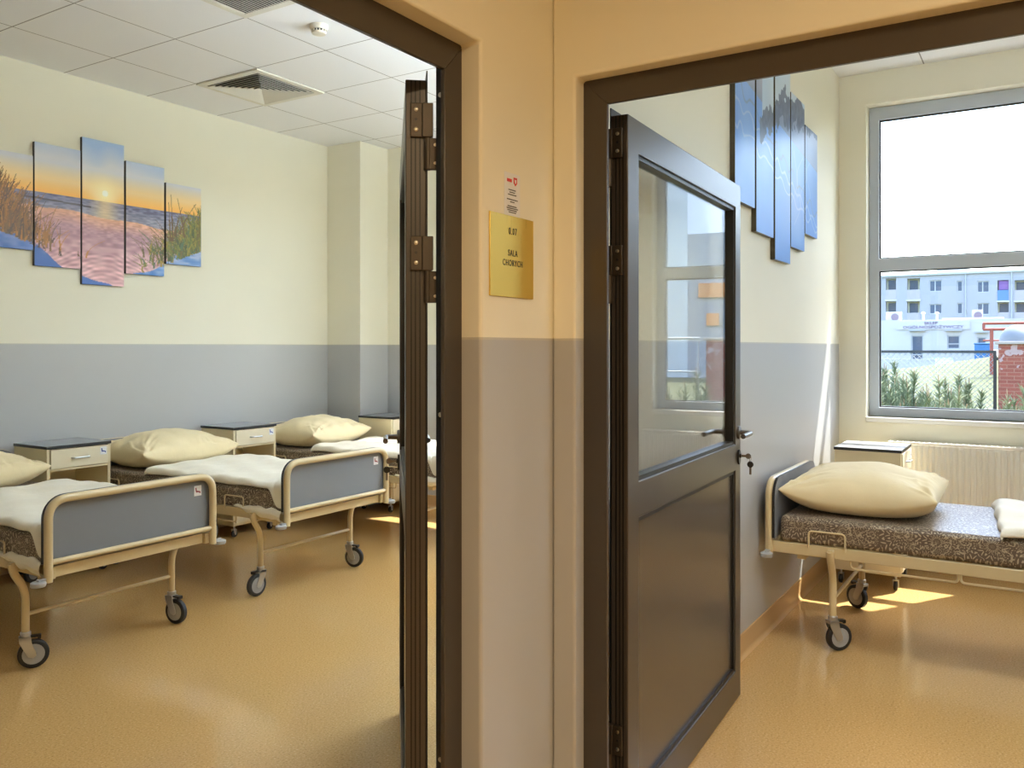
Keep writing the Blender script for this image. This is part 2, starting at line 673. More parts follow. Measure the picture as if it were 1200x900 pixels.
# ------------------------------------------------------------------ windows
def window(name, y0, y1, face, label):
    """frame with one horizontal bar, glass above and below, plus its sill"""
    root = struct(empty(name, (6.05, (y0 + y1) / 2, WZ0)), label)
    h = WZ1 - WZ0
    w = (y1 - y0) / 2
    b = B()
    b.panel_holes('x', 0, .06, -w, w, 0, h, [(-w + .062, w - .062, .058, .96), (-w + .062, w - .062, 1.042, h - .085)])
    b.done('window_frame', 'winframe', root, bevel=.004)
    for (z0, z1) in ((.058, .96), (1.042, h - .085)):
        gb = B()
        gb.panel_holes('x', .018, .040, -w + .060, w - .060, z0 - .002, z1 + .002, [(-w + .070, w - .070, z0 + .008, z1 - .008)])
        gk = gb.done('gasket', 'edge', root)
        pb = B(); pb.box(.026, .032, -w + .065, w - .065, z0 + .003, z1 - .003)
        pb.done('glass_pane', 'glass', root)
    sb = B(); sb.box(face - 6.05 - .02, 0, -w - .0, w + .0, -.032, 0.0)
    sb.done('window_sill', 'white', root, bevel=.004)
    return root


window('window_1', *WIN[0], FX_R, 'tall grey framed window over the radiator in the right room')
window('window_2', *WIN[1], FX_R, 'second window of the right room')
window('window_3', *WIN[2], FX_L, 'window of the left room beside the last bed')
window('window_4', *WIN[3], FX_L, 'second window of the left room')

# ================================================================== DOORS
LEAF_W, LEAF_H, LEAF_T = 1.215, 2.045, .05


def jamb_frame(parent):
    """three-sided frame in local space: opening along +x from 0 (hinge side) to W, face at y = 0, room side +y"""
    W = 1.214
    b = B()
    # face flange
    for poly in ([(-.075, 0), (0, 0), (0, 2.05), (-.075, 2.125)],
                 [(W, 0), (W + .075, 0), (W + .075, 2.125), (W, 2.05)],
                 [(-.075, 2.125), (0, 2.05), (W, 2.05), (W + .075, 2.125)]):
        b.prism(poly, 0, .012)
    # deeper body behind the flange
    b.box(-.074, -.028, .012, .044, 0, 2.10)
    b.box(W + .028, W + .074, .012, .044, 0, 2.10)
    b.box(-.074, W + .074, .012, .044, 2.078, 2.12)
    o = b.done('door_frame', 'frame', parent, bevel=.0015)
    g = B()
    g.box(-.028, -.024, .013, .0435, 0, 2.078); g.box(W + .024, W + .028, .013, .0435, 0, 2.078)
    g.box(-.026, W + .026, .013, .0435, 2.074, 2.078)
    gk = g.done('seal', 'black', o)
    s = B()
    for z in (.42, 1.24, 2.0):
        s.lathe([(.006, 0), (.006, .002), (.0035, .0035)], (-.024, .030, z), 'x', 12)
    s.done('frame_screws', 'screw', o)
    return o


def door_leaf(parent, loc, rotz):
    """leaf along +x from the hinge edge; front (corridor) face at y = 0, thickness towards +y; glass above, panel below"""
    W, H, T = LEAF_W, LEAF_H, LEAF_T
    b = B()
    gl = (.085, W - .075, 1.018, H - .095)
    pn = (.085, W - .075, .125, .915)
    b.panel_holes('y', 0, T, 0, W, .008, H, [gl, pn])
    leaf = b.done('door_leaf', 'frame', parent, loc, rotz, bevel=.0025)
    # overlapping lips and grooves on the hinge edge
    l = B()
    l.box(-.0015, .004, T, T + .003, .008, H + .022)
    l.box(0, W, T, T + .003, H - .002, H + .022)
    for yy in (.012, .022, .033):
        l.box(-.0018, 0, yy, yy + .0035, .010, H - .003)
    l.done('edge_profile', 'black', leaf)
    # glazing beads
    bd = B()
    for (x0, x1, z0, z1) in (gl, pn):
        bd.panel_holes('y', .006, T - .006, x0 - .001, x1 + .001, z0 - .001, z1 + .001, [(x0 + .013, x1 - .013, z0 + .013, z1 - .013)])
    bd.done('glazing_bead', 'black', leaf)
    gp = B(); gp.box(gl[0] + .004, gl[1] - .004, T / 2 - .003, T / 2 + .003, gl[2] + .004, gl[3] - .004)
    gp.done('glass_pane', 'doorglass', leaf)
    pb = B(); pb.box(pn[0] + .004, pn[1] - .004, T / 2 - .010, T / 2 + .010, pn[2] + .004, pn[3] - .004)
    pb.done('lower_panel', 'doorpanel', leaf)
    for side in (-1, 1):
        y = 0 if side < 0 else T
        h = B()
        h.lathe([(.026, 0), (.026, .007 * side), (.022, .010 * side)], (W - .036, y, 1.062), 'y', 20)
        path = round_path([(W - .036, y, 1.062), (W - .036, y + .052 * side, 1.062), (W - .165, y + .052 * side, 1.060)], .018, 6)
        h.tube(path, .0095, 12)
        h.done('door_handle', 'handle', leaf)
        k = B()
        k.prism([(W - .036 + .016 * math.cos(a) , .965 + .030 * math.sin(a)) for a in [2 * PI * i / 20 for i in range(20)]], y, y + .007 * side)
        k.lathe([(.0085, 0), (.0085, .012 * side)], (W - .036, y, .970), 'y', 14)
        k.done('lock_plate', 'black', leaf)
    return leaf


def hinge(parent, loc, rotz, flip):
    """pivot hinge: upper block screwed on the leaf edge, lower block on the frame, knuckles on one pin"""
    b = B()
    b.box(-.028, .0, -.006, .004, .0, .082)                     # leaf plate
    b.box(.0, .026, -.010, .012, .0, .082)                      # upper knuckle body
    b.cyl((.013, .0, -.078), (.013, .0, .0), .0095, 14)         # lower knuckle
    b.box(.013, .040, -.008, .004, -.078, -.002)                # frame plate
    o = b.done('hinge', 'hingemetal', parent, loc, rotz, bevel=.0015)
    if flip:
        o.scale = (-1, 1, 1)
    s = B()
    for (x, z) in ((-.015, .018), (-.015, .066), (.031, -.062), (.031, -.018)):
        s.lathe([(.0052, -.0055), (.0052, -.0075), (.003, -.0085)], (x, 0, z), 'y', 12)
    s.done('hinge_screws', 'screw', o)
    k = B()
    for (x, z) in ((-.015, .042), (.031, -.040)):
        k.lathe([(.0035, -.0055), (.0035, -.0068)], (x, 0, z), 'y', 12)
    k.done('hinge_hole', 'black', o)
    return o


# left door: frame across the opening in the sign wall; hinge side at x = 1.569
d1 = struct(empty('door_1', (1.592, 1.187, 0)), 'dark brown left door standing open into the room, seen along its edge')
fr = jamb_frame(d1)
fr.scale = (-1, 1, 1)
aL = R(40.4)
# leaf: near corner (1.590, 1.303), thickness towards the right-hand side
leafL = door_leaf(d1, (1.590 - 1.592, 1.303 - 1.187, 0), aL)
leafL.scale = (1, -1, 1)
for z in (.27, 1.585, 1.905):
    hinge(d1, (1.613 - 1.592, 1.270 - 1.187, z), R(-49.6), False)

# right door: frame across the opening in the side wall, hinge side at y = .99
d2 = struct(empty('door_2', (2.05, .990, 0)), 'dark brown glazed right door standing open against the partition wall')
fr2 = jamb_frame(d2)
fr2.rotation_euler = (0, 0, R(-90))
leafR = door_leaf(d2, (2.151 - 2.05, .975 - .990, 0), R(2.8))
for z in (.27, 1.60, 1.925):
    hinge(d2, (2.146 - 2.05, 1.017 - .990, z), R(-90), True)


def keys(name, leaf_loc, rotz, side, label):
    """a key in the lock with a second key hanging from the ring"""
    root = tag(empty(name, leaf_loc, rotz), label, 'keys')
    b = B()
    b.box(-.002, .002, -.018 * side if side > 0 else 0, 0 if side > 0 else .018, -.004, .004)
    y1 = -.018 * side
    b.lathe([(.011, -.0012), (.011, .0012)], (0, y1 - .010 * side, 0), 'x', 18)
    b.done('key', 'steelkey', root)
    r = B()
    c = Vector((0, y1 - .018 * side, -.010))
    r.tube([c + Vector((.012 * math.cos(t), 0, .012 * math.sin(t))) for t in [2 * PI * i / 20 for i in range(20)]], .0009, 6, closed=True)
    r.done('key_ring', 'steelkey', root)
    h = B()
    h.lathe([(.0125, -.002), (.0125, .002)], (0, y1 - .018 * side, -.032), 'x', 20)
    h.done('key_head', 'keyblack', root)
    k = B()
    k.box(-.0012, .0012, y1 - .018 * side - .0042, y1 - .018 * side + .0042, -.072, -.042)
    k.done('hanging_key', 'steelkey', root)
    return root


uR = Vector((math.cos(R(2.8)), math.sin(R(2.8)), 0))
pR = Vector((2.151, .975, .970)) + uR * (LEAF_W - .036) + Vector((math.sin(R(2.8)), -math.cos(R(2.8)), 0)) * .012
keys('key_bunch', pR, R(2.8), 1, 'keys hanging in the lock of the glazed door, right doorway')
uL = Vector((math.cos(aL), math.sin(aL), 0))
pL = Vector((1.590, 1.303, .970)) + uL * (LEAF_W - .036) + Vector((-math.sin(aL), math.cos(aL), 0)) * .012
keys('key_bunch', pL, aL, -1, 'keys hanging in the lock of the door seen edge on, left doorway')

# ================================================================== CORRIDOR SIGNS
rt = tag(empty('room_sign', (1.7935, 1.13, 1.626)), 'square brass room sign reading 0.07 SALA CHORYCH on the corridor pillar', 'sign')
b = B(); b.box(-.1015, .1015, -.004, 0, -.1015, .1015)
b.done('sign_plate', 'brass', rt, bevel=.0008)
ROT_F = Matrix.Rotation(R(90), 4, 'X')
for (s, z, sz) in (('0.07', .062, .023), ('SALA', .008, .021), ('CHORYCH', -.017, .021)):
    text_mesh('lettering', s, sz, 'ink', rt, Matrix.Translation((0, -.0045, z)) @ ROT_F @ Matrix.Diagonal((.80, 1.05, 1, 1)), spacing=1.22)

rt = tag(empty('notice_sticker', (1.797, 1.13, 1.778)), 'small white printed notice with red and white flag above the brass sign', 'sticker')
b = B(); b.box(-.0365, .0365, -.0006, 0, -.050, .057)
b.done('notice_paper', 'stickerwhite', rt)
b = B()
b.box(-.025, -.003, -.0012, -.0007, .034, .042)
b.done('flag', 'red', rt)
b = B()
b.prism([(.006, .048), (.022, .048), (.022, .034), (.014, .027), (.006, .034)], -.0012, -.0007)
em = b.done('emblem', 'red', rt)
b = B()
b.prism([(.010, .044), (.014, .041), (.018, .044), (.017, .036), (.014, .032), (.011, .036)], -.0017, -.0012)
b.done('emblem_bird', 'stickerwhite', em)
b = B()
rnd = random.Random(4)
for (z, w) in ((.015, .036), (.009, .026), (.003, .040), (-.009, .050), (-.015, .020), (-.026, .044), (-.031, .052), (-.036, .046), (-.041, .034)):
    x = -w / 2
    while x < w / 2 - .002:
        ww = rnd.uniform(.002, .005)
        b.box(x, min(x + ww, w / 2), -.0011, -.0007, z - .0012, z + .0012)
        x += ww + .0012
b.done('print_lines', 'ink', rt)

# ================================================================== BEDS
def make_caster():
    """origin on the floor under the leg"""
    b = B()
    b.lathe([(.019, .142), (.0215, .145), (.0215, .160), (.018, .163)], (0, 0, 0), 'z', 18)
    for s in (-1, 1):
        b.prism([(-.020, .142), (.026, .142), (.024, .118), (-.010, .052), (-.030, .046), (-.042, .056), (-.040, .072), (-.024, .112)], s * .0175 - .002, s * .0175 + .002)
    b.box(-.020, .026, -.0195, .0195, .128, .142)
    fork = b.done('caster', 'chrome', bevel=.001)
    b = B()
    b.lathe([(.046, -.014), (.056, -.014), (.0615, -.010), (.0625, 0), (.0615, .010), (.056, .014), (.046, .014)], (-.030, 0, .0625), 'y', 28)
    b.done('tyre', 'tyre', fork)
    b = B()
    b.lathe([(.045, -.0125), (.044, -.0148), (.020, -.0142), (.012, -.0165), (.012, .0165), (.020, .0142), (.044, .0148), (.045, .0125)], (-.030, 0, .0625), 'y', 24)
    b.done('hub', 'hub', fork)
    b = B()
    b.box(-.054, -.018, -.014, .014, .134, .142)
    b.box(-.060, -.046, -.014, .014, .126, .142)
    b.done('brake_lever', 'edge', fork, bevel=.002)
    return fork


def end_board(root, name, y, out, sticker):
    """bent tube end with a grey laminate panel on its inner side; out = -1 at the foot, +1 at the head"""
    b = B()
    W = .41
    path = round_path([(-W, y, .425), (-W, y, .765), (W, y, .765), (W, y, .425)], .085, 8)
    b.tube(path, .0175, 14)
    b.cyl((-W, y, .505), (W, y, .505), .0125, 12)
    brd = b.done(name, 'bedcream', root)
    p = B()
    n = 8
    r = .095
    Wp, zt, zb = W + .014, .780, .500
    poly = [(-Wp, zb), (Wp, zb)]
    poly += [(Wp - r + r * math.cos(a), zt - r + r * math.sin(a)) for a in [PI / 2 * i / n for i in range(n + 1)]]
    poly += [(-Wp + r - r * math.sin(a), zt - r + r * math.cos(a)) for a in [PI / 2 * i / n for i in range(n + 1)]]
    y0, y1 = y - out * .018, y - out * .030
    p.prism(poly, min(y0, y1), max(y0, y1))
    pn = p.done('panel', ['laminate', 'edge'], brd)
    for f in pn.data.polygons:
        if abs(f.normal.y) < .5:
            f.material_index = 1
    if sticker:
        s = B()
        yy = y0 - .0006
        s.box(.315, .357, yy, yy + .0005, .672, .722)
        s.mi = 1
        s.prism([(.322, .712), (.328, .712), (.330, .698), (.350, .693), (.352, .684), (.346, .684), (.344, .688), (.332, .690), (.328, .688), (.324, .694)], yy - .0004, yy)
        s.done('sticker', ['stickerwhite', 'stickerred'], brd)
    return brd


def make_bed():
    root = empty('hospital_bed', (0, 0, 0))
    b = B()
    for s in (-1, 1):
        b.box(s * .385 - .0125, s * .385 + .0125, -.93, .93, .430, .482)
    for y in (-.90, .90, 0):
        b.box(-.3725, .3725, y - .0125, y + .0125, .432, .480)
    for s in (-1, 1):
        for y in (-.80, .80):
            b.box(s * .34 - .03, s * .34 + .03, y - .02, y + .02, .405, .430)
    b.done('bed_frame', 'bedcream', root, bevel=.003)
    b = B()
    for i in range(14):
        y = -.82 + i * .126
        b.box(-.372, .372, y - .03, y + .03, .470, .483)
    b.done('slat_base', 'bedcream', root)
    end_board(root, 'foot_board', -.94, -1, True)
    end_board(root, 'head_board', .94, 1, False)
    for sx in (-1, 1):
        for y in (-.94, .94):
            u = B()
            u.lathe([(.006, -.008), (.027, -.008), (.030, -.003), (.030, .009), (.024, .013), (.006, .013)], (sx * .452, y, .424), 'z', 20)
            u.box(min(sx * .405, sx * .455), max(sx * .405, sx * .455), y - .010, y + .010, .436, .445)
            u.cyl((sx * .452, y, .412), (sx * .452, y, .446), .006, 10)
            u.done('bumper', 'bumper', root)
    for y, d in ((-.68, -1), (.66, 1)):
        for sx in (-1, 1):
            u = B()
            u.tube(round_path([(sx * .425, y, .468), (sx * .415, y, .425), (sx * .365, y, .345), (sx * .365, y, .155)], .07, 6), .0165, 14)
            u.box(min(sx * .395, sx * .432), max(sx * .395, sx * .432), y - .012, y + .012, .438, .474)
            u.done('leg', 'bedcream', root)
            cs = make_caster()
            cs.parent = root
            cs.location = (sx * .365, y, 0)
        u = B(); u.cyl((-.365, y, .238), (.365, y, .238), .009, 10)
        u.done('crossbar', 'bedcream', root)
    for sx in (-1, 1):
        for (ya, yb) in ((.76, .60), (-.42, -.58)):
            u = B()
            u.tube(round_path([(sx * .402, ya, .470), (sx * .402, ya, .548), (sx * .402, yb, .548), (sx * .402, yb, .470)], .018, 5), .0045, 8)
            u.done('mattress_stop', 'bedcream', root)
        for (ya, yb) in ((.58, .145), (.135, -.50)):
            u = B()
            u.tube(round_path([(sx * .385, ya, .440), (sx * .385, ya, .395), (sx * .385, yb, .395), (sx * .385, yb, .440)], .02, 5), .0055, 8)
            u.done('rail_loop', 'bedcream', root)
    return root


def wheel_turns(bed, angs):
    cs = [c for c in kids(bed) if c.name.startswith('caster')]
    for c, a in zip(cs, angs):
        c.rotation_euler = (0, 0, R(a))


def make_mattress():
    b = B()
    rr = random.Random(1)
    nx, ny = 12, 26
    b.box(-.395, .395, -.888, .895, .484, .606)
    o = b.done('mattress', 'mattress', None, bevel=.026, seg=5)
    return o


def make_pillow(a, bb, T, seed):
    """a, bb half sizes; puffed, corners drawn out, creases running from the corners"""
    rr = random.Random(seed)
    n = 84
    rays = []
    for cx in (-1, 1):
        for cy in (-1, 1):
            for _ in range(5):
                rays.append((cx, cy, rr.uniform(.05, 1.52), rr.uniform(.3, .95), rr.uniform(.007, .014), rr.uniform(.016, .034)))
    for _ in range(9):
        side = rr.choice((-1, 1))
        rays.append((rr.uniform(-.8, .8), side, 1.57 + rr.uniform(-.5, .5), rr.uniform(.25, .5), rr.uniform(.007, .013), rr.uniform(.018, .034)))

    def creases(u, v):
        z = 0.
        for (cx, cy, an, ln, am, wd) in rays:
            dx, dy = -math.cos(an) * (1 if cx >= 0 else -1), -math.sin(an) * (1 if cy >= 0 else -1)
            px, py = u - cx, v - cy
            t = px * dx + py * dy
            if t < 0 or t > ln * 1.5:
                continue
            d = px * dy - py * dx + .03 * math.sin(5 * t + cx)
            z += am * math.exp(-(d / (wd * (1 + t))) ** 2) * min(1, t * 6) * max(0, 1 - t / (ln * 1.5))
            z -= am * .8 * math.exp(-((d - 2 * wd) / (wd * (1 + t))) ** 2) * min(1, t * 6) * max(0, 1 - t / (ln * 1.5))
        return z

    ph = [rr.uniform(0, 6.28) for _ in range(8)]
    fr = [rr.uniform(3.5, 7.5) for _ in range(4)]

    def pt(u, v, s):
        x = a * u * (1 - .075 * (1 - v * v) * abs(u))
        y = bb * v * (1 - .065 * (1 - u * u) * abs(v))
        e = max(0., (1 - u ** 2) * (1 - v ** 2))
        h = T * e ** .38 * (1 - .08 * (u * u + v * v))
        edge = (abs(u) ** 4 + abs(v) ** 4) * e ** .35
        cr = .010 * math.sin(fr[0] * 2.2 * u + ph[0] + 1.5 * v) * abs(v) ** 3 + .010 * math.sin(fr[1] * 2.2 * v + ph[1] - 1.5 * u) * abs(u) ** 3
        cr += .006 * math.sin(fr[2] * (u + v) + ph[2]) * math.sin(fr[3] * (u - v) + ph[3])
        z = s * h + ((cr * min(1, e * 4) + creases(u, v) * min(1, e * 12)) if s > 0 else 0)
        if s < 0:
            z = -min(h * .55, .045 + .1 * h)
        z += .030 * (abs(u * v) ** 3) + .012 * (u * u + v * v) * (1 - e)
        return Vector((x, y, z))
    b = B()
    us = [math.sin(PI / 2 * (-1 + 2 * i / n)) for i in range(n + 1)]
    for s in (1, -1):
        b.grid([[pt(u, v, s) for v in us] for u in us])
    bmesh.ops.remove_doubles(b.bm, verts=b.bm.verts[:], dist=.0008)
    # stitched hem standing out around the edge
    o = b.done('pillow', 'pillow', None, sharp=75)
    return o


def make_sheet(head, hang, seed, foot=-.897, slack=.0, corner=True):
    """folded white sheet laid over the foot half of the mattress, tucked in at the foot"""
    rr = random.Random(seed)
    ph = [rr.uniform(0, 6.28) for _ in range(10)]
    nx, ny = 56, 72
    top = .645
    W = .404
    r = .026

    def bend(a, L):
        """arc length past a flat of length L -> (distance, drop)"""
        if a <= L - r:
            return a, 0.
        q = (a - (L - r)) / r
        if q < PI / 2:
            return L - r + r * math.sin(q), r * (1 - math.cos(q))
        return L, r + (a - (L - r) - r * PI / 2)
    rows = []
    Lf = abs(foot)
    tot = Lf + head + (.15 if corner else .035) + .03
    for j in range(ny + 1):
        v = -(Lf + (.15 if corner else .03)) + tot * j / ny
        if v >= 0:
            y, dy = bend(v, head)
        else:
            y, dy = bend(-v, Lf)
            y = -y
        row = []
        k = max(0., min(1., (-.79 - y) / .055)) if corner else 0.
        k = k * k * (3 - 2 * k)
        dropmax = hang + (.125 - hang) * k
        for i in range(nx + 1):
            s = -1 + 2 * i / nx
            a = abs(s) * (W + dropmax)
            x, dx = bend(a, W + .004 * math.sin(9 * y + ph[0]))
            x = math.copysign(x, s)
            z = top - min(max(dx, dy) + .25 * min(dx, dy), .155)
            flat = max(0., 1 - (dx + dy) / .03)
            wr = .006 * math.sin(11 * x + 5 * y + ph[1]) * math.sin(6 * y - 3 * x + ph[2]) + .004 * math.sin(23 * x - 9 * y + ph[3]) + .0035 * math.sin(31 * y + 7 * x + ph[4])
            wr += .010 * math.exp(-((x * .6 + y - .15 * head - .1) / .05) ** 2) * math.sin(4 * x + ph[5])
            z += wr * flat + .006 * flat
            side = 1 - flat
            x += side * .006 * math.sin(24 * y + ph[6]) * (1 if s > 0 else -1) * (1 if dx > 0 else 0)
            yy = y + side * .005 * math.sin(22 * x + ph[7]) * (1 if dy > 0 else 0)
            # the folded head edge runs slightly askew
            yy += .03 * (x / W) * max(0, (v + .1)) / max(head + .1, .01)
            row.append(Vector((x, yy, z)))
        rows.append(row)
    b = B()
    b.grid(rows)
    o = b.done('bed_sheet', 'sheet', None, sharp=80)
    md = o.modifiers.new('thick', 'SOLIDIFY'); md.thickness = .010; md.offset = -1
    md = o.modifiers.new('sub', 'SUBSURF'); md.levels = md.render_levels = 1
    if corner:
        # tucked corners under the mattress edge
        for sx in (-1, 1):
            t = B()
            ring = []
            n = 18
            for i in range(n + 1):
                q = i / n
                y = -.50 - .40 * q
                hgt = .004 + .026 * math.sin(min(1, q * 1.3) * PI / 2) + .004 * math.sin(26 * q)
                dep = .010 + .012 * q
                cx = sx * (.396 + .010 * q)
                cz = .492 - .020 * q + .004 * math.sin(17 * q + ph[8])
                ring.append([Vector((cx + sx * dep * math.cos(2 * PI * k / 12), y, cz + hgt * math.sin(2 * PI * k / 12))) for k in range(13)])
            t.grid(ring)
            t.done('tucked_edge', 'sheet', o, sharp=80)
    return o


bed0 = make_bed()
mat0 = make_mattress()
BED = [
    # x, y, wheel turns, label bits
    (2.363, 4.44, 'nearest hospital bed at the left, cut off by the picture edge, grey foot board', (152, 100, 20, 200)),
    (3.670, 4.44, 'middle hospital bed of the left room, between the two nearer bedside cabinets', (0, 105, 30, 210)),
    (5.065, 4.42, 'farthest hospital bed of the left room, beside the pilaster, partly behind the open door', (30, 200, 20, 160)),
    (4.465, .17, 'hospital bed in the right room with its head against the partition wall', (20, 160, 135, 240)),
]
WHERE = ['on the nearest bed at the left', 'on the middle bed of the left room', 'on the farthest bed of the left room', 'on the bed in the right room']
beds = []
for i, (x, y, lab, turns) in enumerate(BED):
    o = bed0 if i == 0 else copy_tree(bed0)
    o.location = (x, y, 0)
    tag(o, lab, 'bed', 'hospital beds')
    beds.append(o)
    mo = mat0 if i == 0 else copy_tree(mat0)
    mo.location = (x, y, 0)
    tag(mo, 'brown paisley patterned mattress lying ' + WHERE[i], 'mattress', 'paisley mattresses')
for o, (x, y, lab, turns) in zip(beds, BED):
    wheel_turns(o, turns)

PIL = [(.350, .285, .165, 11, (2.363 - .02, 5.085, .668), 2), (.365, .285, .175, 5, (3.66, 5.085, .668), -2),
       (.355, .280, .175, 8, (5.045, 5.065, .668), 3), (.345, .340, .165, 21, (4.455, .745, .668), 1)]
PLAB = ['cream pillow at the picture edge, on the nearest bed at the left', 'plump cream pillow on the middle bed of the left room',
        'cream pillow on the farthest bed of the left room, in front of the pilaster', 'large cream pillow on the bed in the right room']
for (a, bb, T, sd, loc, rz), lab in zip(PIL, PLAB):
    p = make_pillow(a, bb, T, sd)
    p.location = loc
    p.rotation_euler = (R(0), R(0), R(rz))
    tag(p, lab, 'pillow', 'bed pillows')

SH = [(.285, .020, 3, True), (.37, .020, 7, True), (.36, .020, 9, True), (.02, .022, 12, True)]
for (hd, hg, sd, cn), (x, y, *_), w in zip(SH, BED, WHERE):
    s = make_sheet(hd, hg, sd, corner=cn)
    s.location = (x, y, 0)
    tag(s, 'off white sheet spread over the mattress ' + w, 'sheet', 'bed sheets')


# ================================================================== BEDSIDE CABINETS
def make_cabinet():
    root = empty('bedside_cabinet', (0, 0, 0))
    W, D = .205, .185
    b = B()
    b.box(-W, W, -D, D, .793, .810)
    tp = b.done('cabinet_top', ['cabtop', 'edge'], root)
    for f in tp.data.polygons:
        if f.normal.z < .5:
            f.material_index = 1
    b = B()
    for s in (-1, 1):
        b.box(s * (W - .012) - .009, s * (W - .012) + .009, -D + .004, D - .004, .085, .793)
    b.box(-W + .021, W - .021, D - .014, D - .006, .085, .793)
    b.box(-W + .021, W - .021, -D + .012, D - .014, .085, .103)
    b.box(-W + .021, W - .021, -D + .012, D - .014, .440, .456)
    b.box(-W + .021, W - .021, -D + .006, D - .014, .658, .672)
    b.done('carcass', 'cabcream', root, bevel=.0015)
    b = B(); b.box(-W + .024, W - .024, -D - .004, -D + .012, .674, .787)
    dr = b.done('drawer', 'cabfront', root, bevel=.002)
    b = B(); b.tube(round_path([(-.055, -D - .003, .730), (-.045, -D - .026, .730), (.045, -D - .026, .730), (.055, -D - .003, .730)], .02, 5), .005, 8)
    b.done('drawer_handle', 'chrome', dr)
    b = B()
    yy = -D - .0052
    b.box(.128, .171, yy, yy + .0008, .730, .778)
    b.mi = 1
    b.prism([(q - .007, z - .008) for q, z in [(.141, .778), (.147, .778), (.150, .764), (.170, .759), (.173, .749), (.167, .749), (.164, .754), (.151, .756), (.147, .753), (.143, .760)]], yy - .0005, yy)
    b.done('sticker', ['stickerwhite', 'stickerblue'], dr)
    b = B(); b.box(-W + .024, W - .024, -D - .004, -D + .012, .106, .438)
    dd = b.done('cabinet_door', 'cabfront', root, bevel=.002)
    b = B(); b.tube(round_path([(.13, -D - .003, .300), (.13, -D - .024, .310), (.13, -D - .024, .380), (.13, -D - .003, .390)], .015, 5), .005, 8)
    b.done('door_handle', 'chrome', dd)
    for sx in (-1, 1):
        for sy in (-1, 1):
            u = B()
            x, y = sx * (W - .035), sy * (D - .035)
            u.cyl((x, y, .058), (x, y, .086), .007, 10)
            for q in (-1, 1):
                u.prism([(x - .016, .060), (x + .012, .060), (x + .008, .020), (x - .004, .020)], y + q * .014 - .0015, y + q * .014 + .0015)
            u.box(x - .016, x + .012, y - .0155, y + .0155, .056, .060)
            cs = u.done('caster', 'chrome', root)
            u = B(); u.lathe([(.020, -.010), (.0245, -.008), (.025, 0), (.0245, .008), (.020, .010)], (x, y, .025), 'y', 18)
            u.done('tyre', 'tyre', cs)
    return root


cab0 = make_cabinet()
CAB = [(2.985, 5.185, 'bedside cabinet at the left between the nearest bed and the middle bed'),
       (4.373, 5.215, 'bedside cabinet between the middle bed and the farthest bed of the left room'),
       (5.710, 4.850, 'bedside cabinet in front of the pilaster, right of the farthest bed of the left room'),
       (5.490, .880, 'bedside cabinet in the right room between the pillow and the radiator')]
for i, (x, y, lab) in enumerate(CAB):
    o = cab0 if i == 0 else copy_tree(cab0)
    o.location = (x, y, 0)
    tag(o, lab, 'cabinet', 'bedside cabinets')

# ================================================================== RADIATOR
rt = tag(empty('radiator', (5.845, .36, 0)), 'white panel radiator under the window behind the bed', 'radiator')
b = B()
w = .48
P = []
n = 30
prof = []
for i in range(n):
    y0 = -w + 2 * w * i / n
    st = 2 * w / n
    prof += [(y0, .0), (y0 + st * .20, -.009), (y0 + st * .60, -.009), (y0 + st * .73, 0)]
prof.append((w, 0))
poly = [(y, -.030 + x) for y, x in prof]
for sgn in (1,):
    P = [[Vector((x, y, z)) for z in (.185, .20, .775, .79)] for y, x in poly]
    for row in P:
        row[0].x = -.024; row[3].x = -.024
    b.grid(P)
b.box(-.0225, .0, -w + .001, w - .001, .186, .789)
b.done('front_panel', 'radiator', rt)
b = B(); b.panel_holes('z', .792, .806, -.035, .052, -w - .004, w + .004, [(-.022 + .0, .040, -w + .03 + i * .0306, -w + .03 + i * .0306 + .022) for i in range(30)])
b.done('top_grille', 'radiator', rt, bevel=.001)
b = B()
for s in (-1, 1):
    b.box(-.034, .052, s * (w + .002) - .002, s * (w + .002) + .002, .19, .805)
b.done('side_cover', 'radiator', rt)
b = B(); b.box(.030, .050, -w + .01, w - .01, .185, .785)
b.done('back_panel', 'radiator', rt)
b = B(); b.cyl((.01, -w + .03, .185), (.01, -w + .03, .0), .009); b.cyl((.01, -w + .08, .185), (.01, -w + .08, .0), .009)
b.done('supply_pipes', 'radiator', rt)
b = B()
b.box(.050, .08, -w + .1, -w + .14, .3, .7); b.box(.050, .08, w - .14, w - .1, .3, .7)
b.done('wall_bracket', 'radiator', rt)

# ================================================================== CEILING FITTINGS
def make_vent():
    rt = empty('ceiling_vent', (0, 0, CEIL))
    b = B()
    b.panel_holes('z', -.012, 0, -.302, .302, -.302, .302, [(-.252, .252, -.252, .252)])
    b.done('vent_frame', 'vent', rt, bevel=.002)
    b = B(); b.box(-.254, .254, -.254, .254, -.003, -.0005)
    b.done('vent_cavity', 'ventdark', rt)
    b = B()
    for i in range(8):
        o, t = .248 - i * .030, .008
        i0 = o - .022
        rows = []
        for (h, z) in ((o, -.016), (i0, -.003)):
            rows.append([b.v(h, h, z), b.v(-h, h, z), b.v(-h, -h, z), b.v(h, -h, z)])
        for (h, z) in ((i0, -.005), (o, -.0185)):
            rows.append([b.v(h, h, z), b.v(-h, h, z), b.v(-h, -h, z), b.v(h, -h, z)])
        for q in range(4):
            for k in range(4):
                b._f([rows[q][k], rows[q][(k + 1) % 4], rows[(q + 1) % 4][(k + 1) % 4], rows[(q + 1) % 4][k]])
    b.done('vent_louvres', 'vent', rt, sharp=20)
    return rt


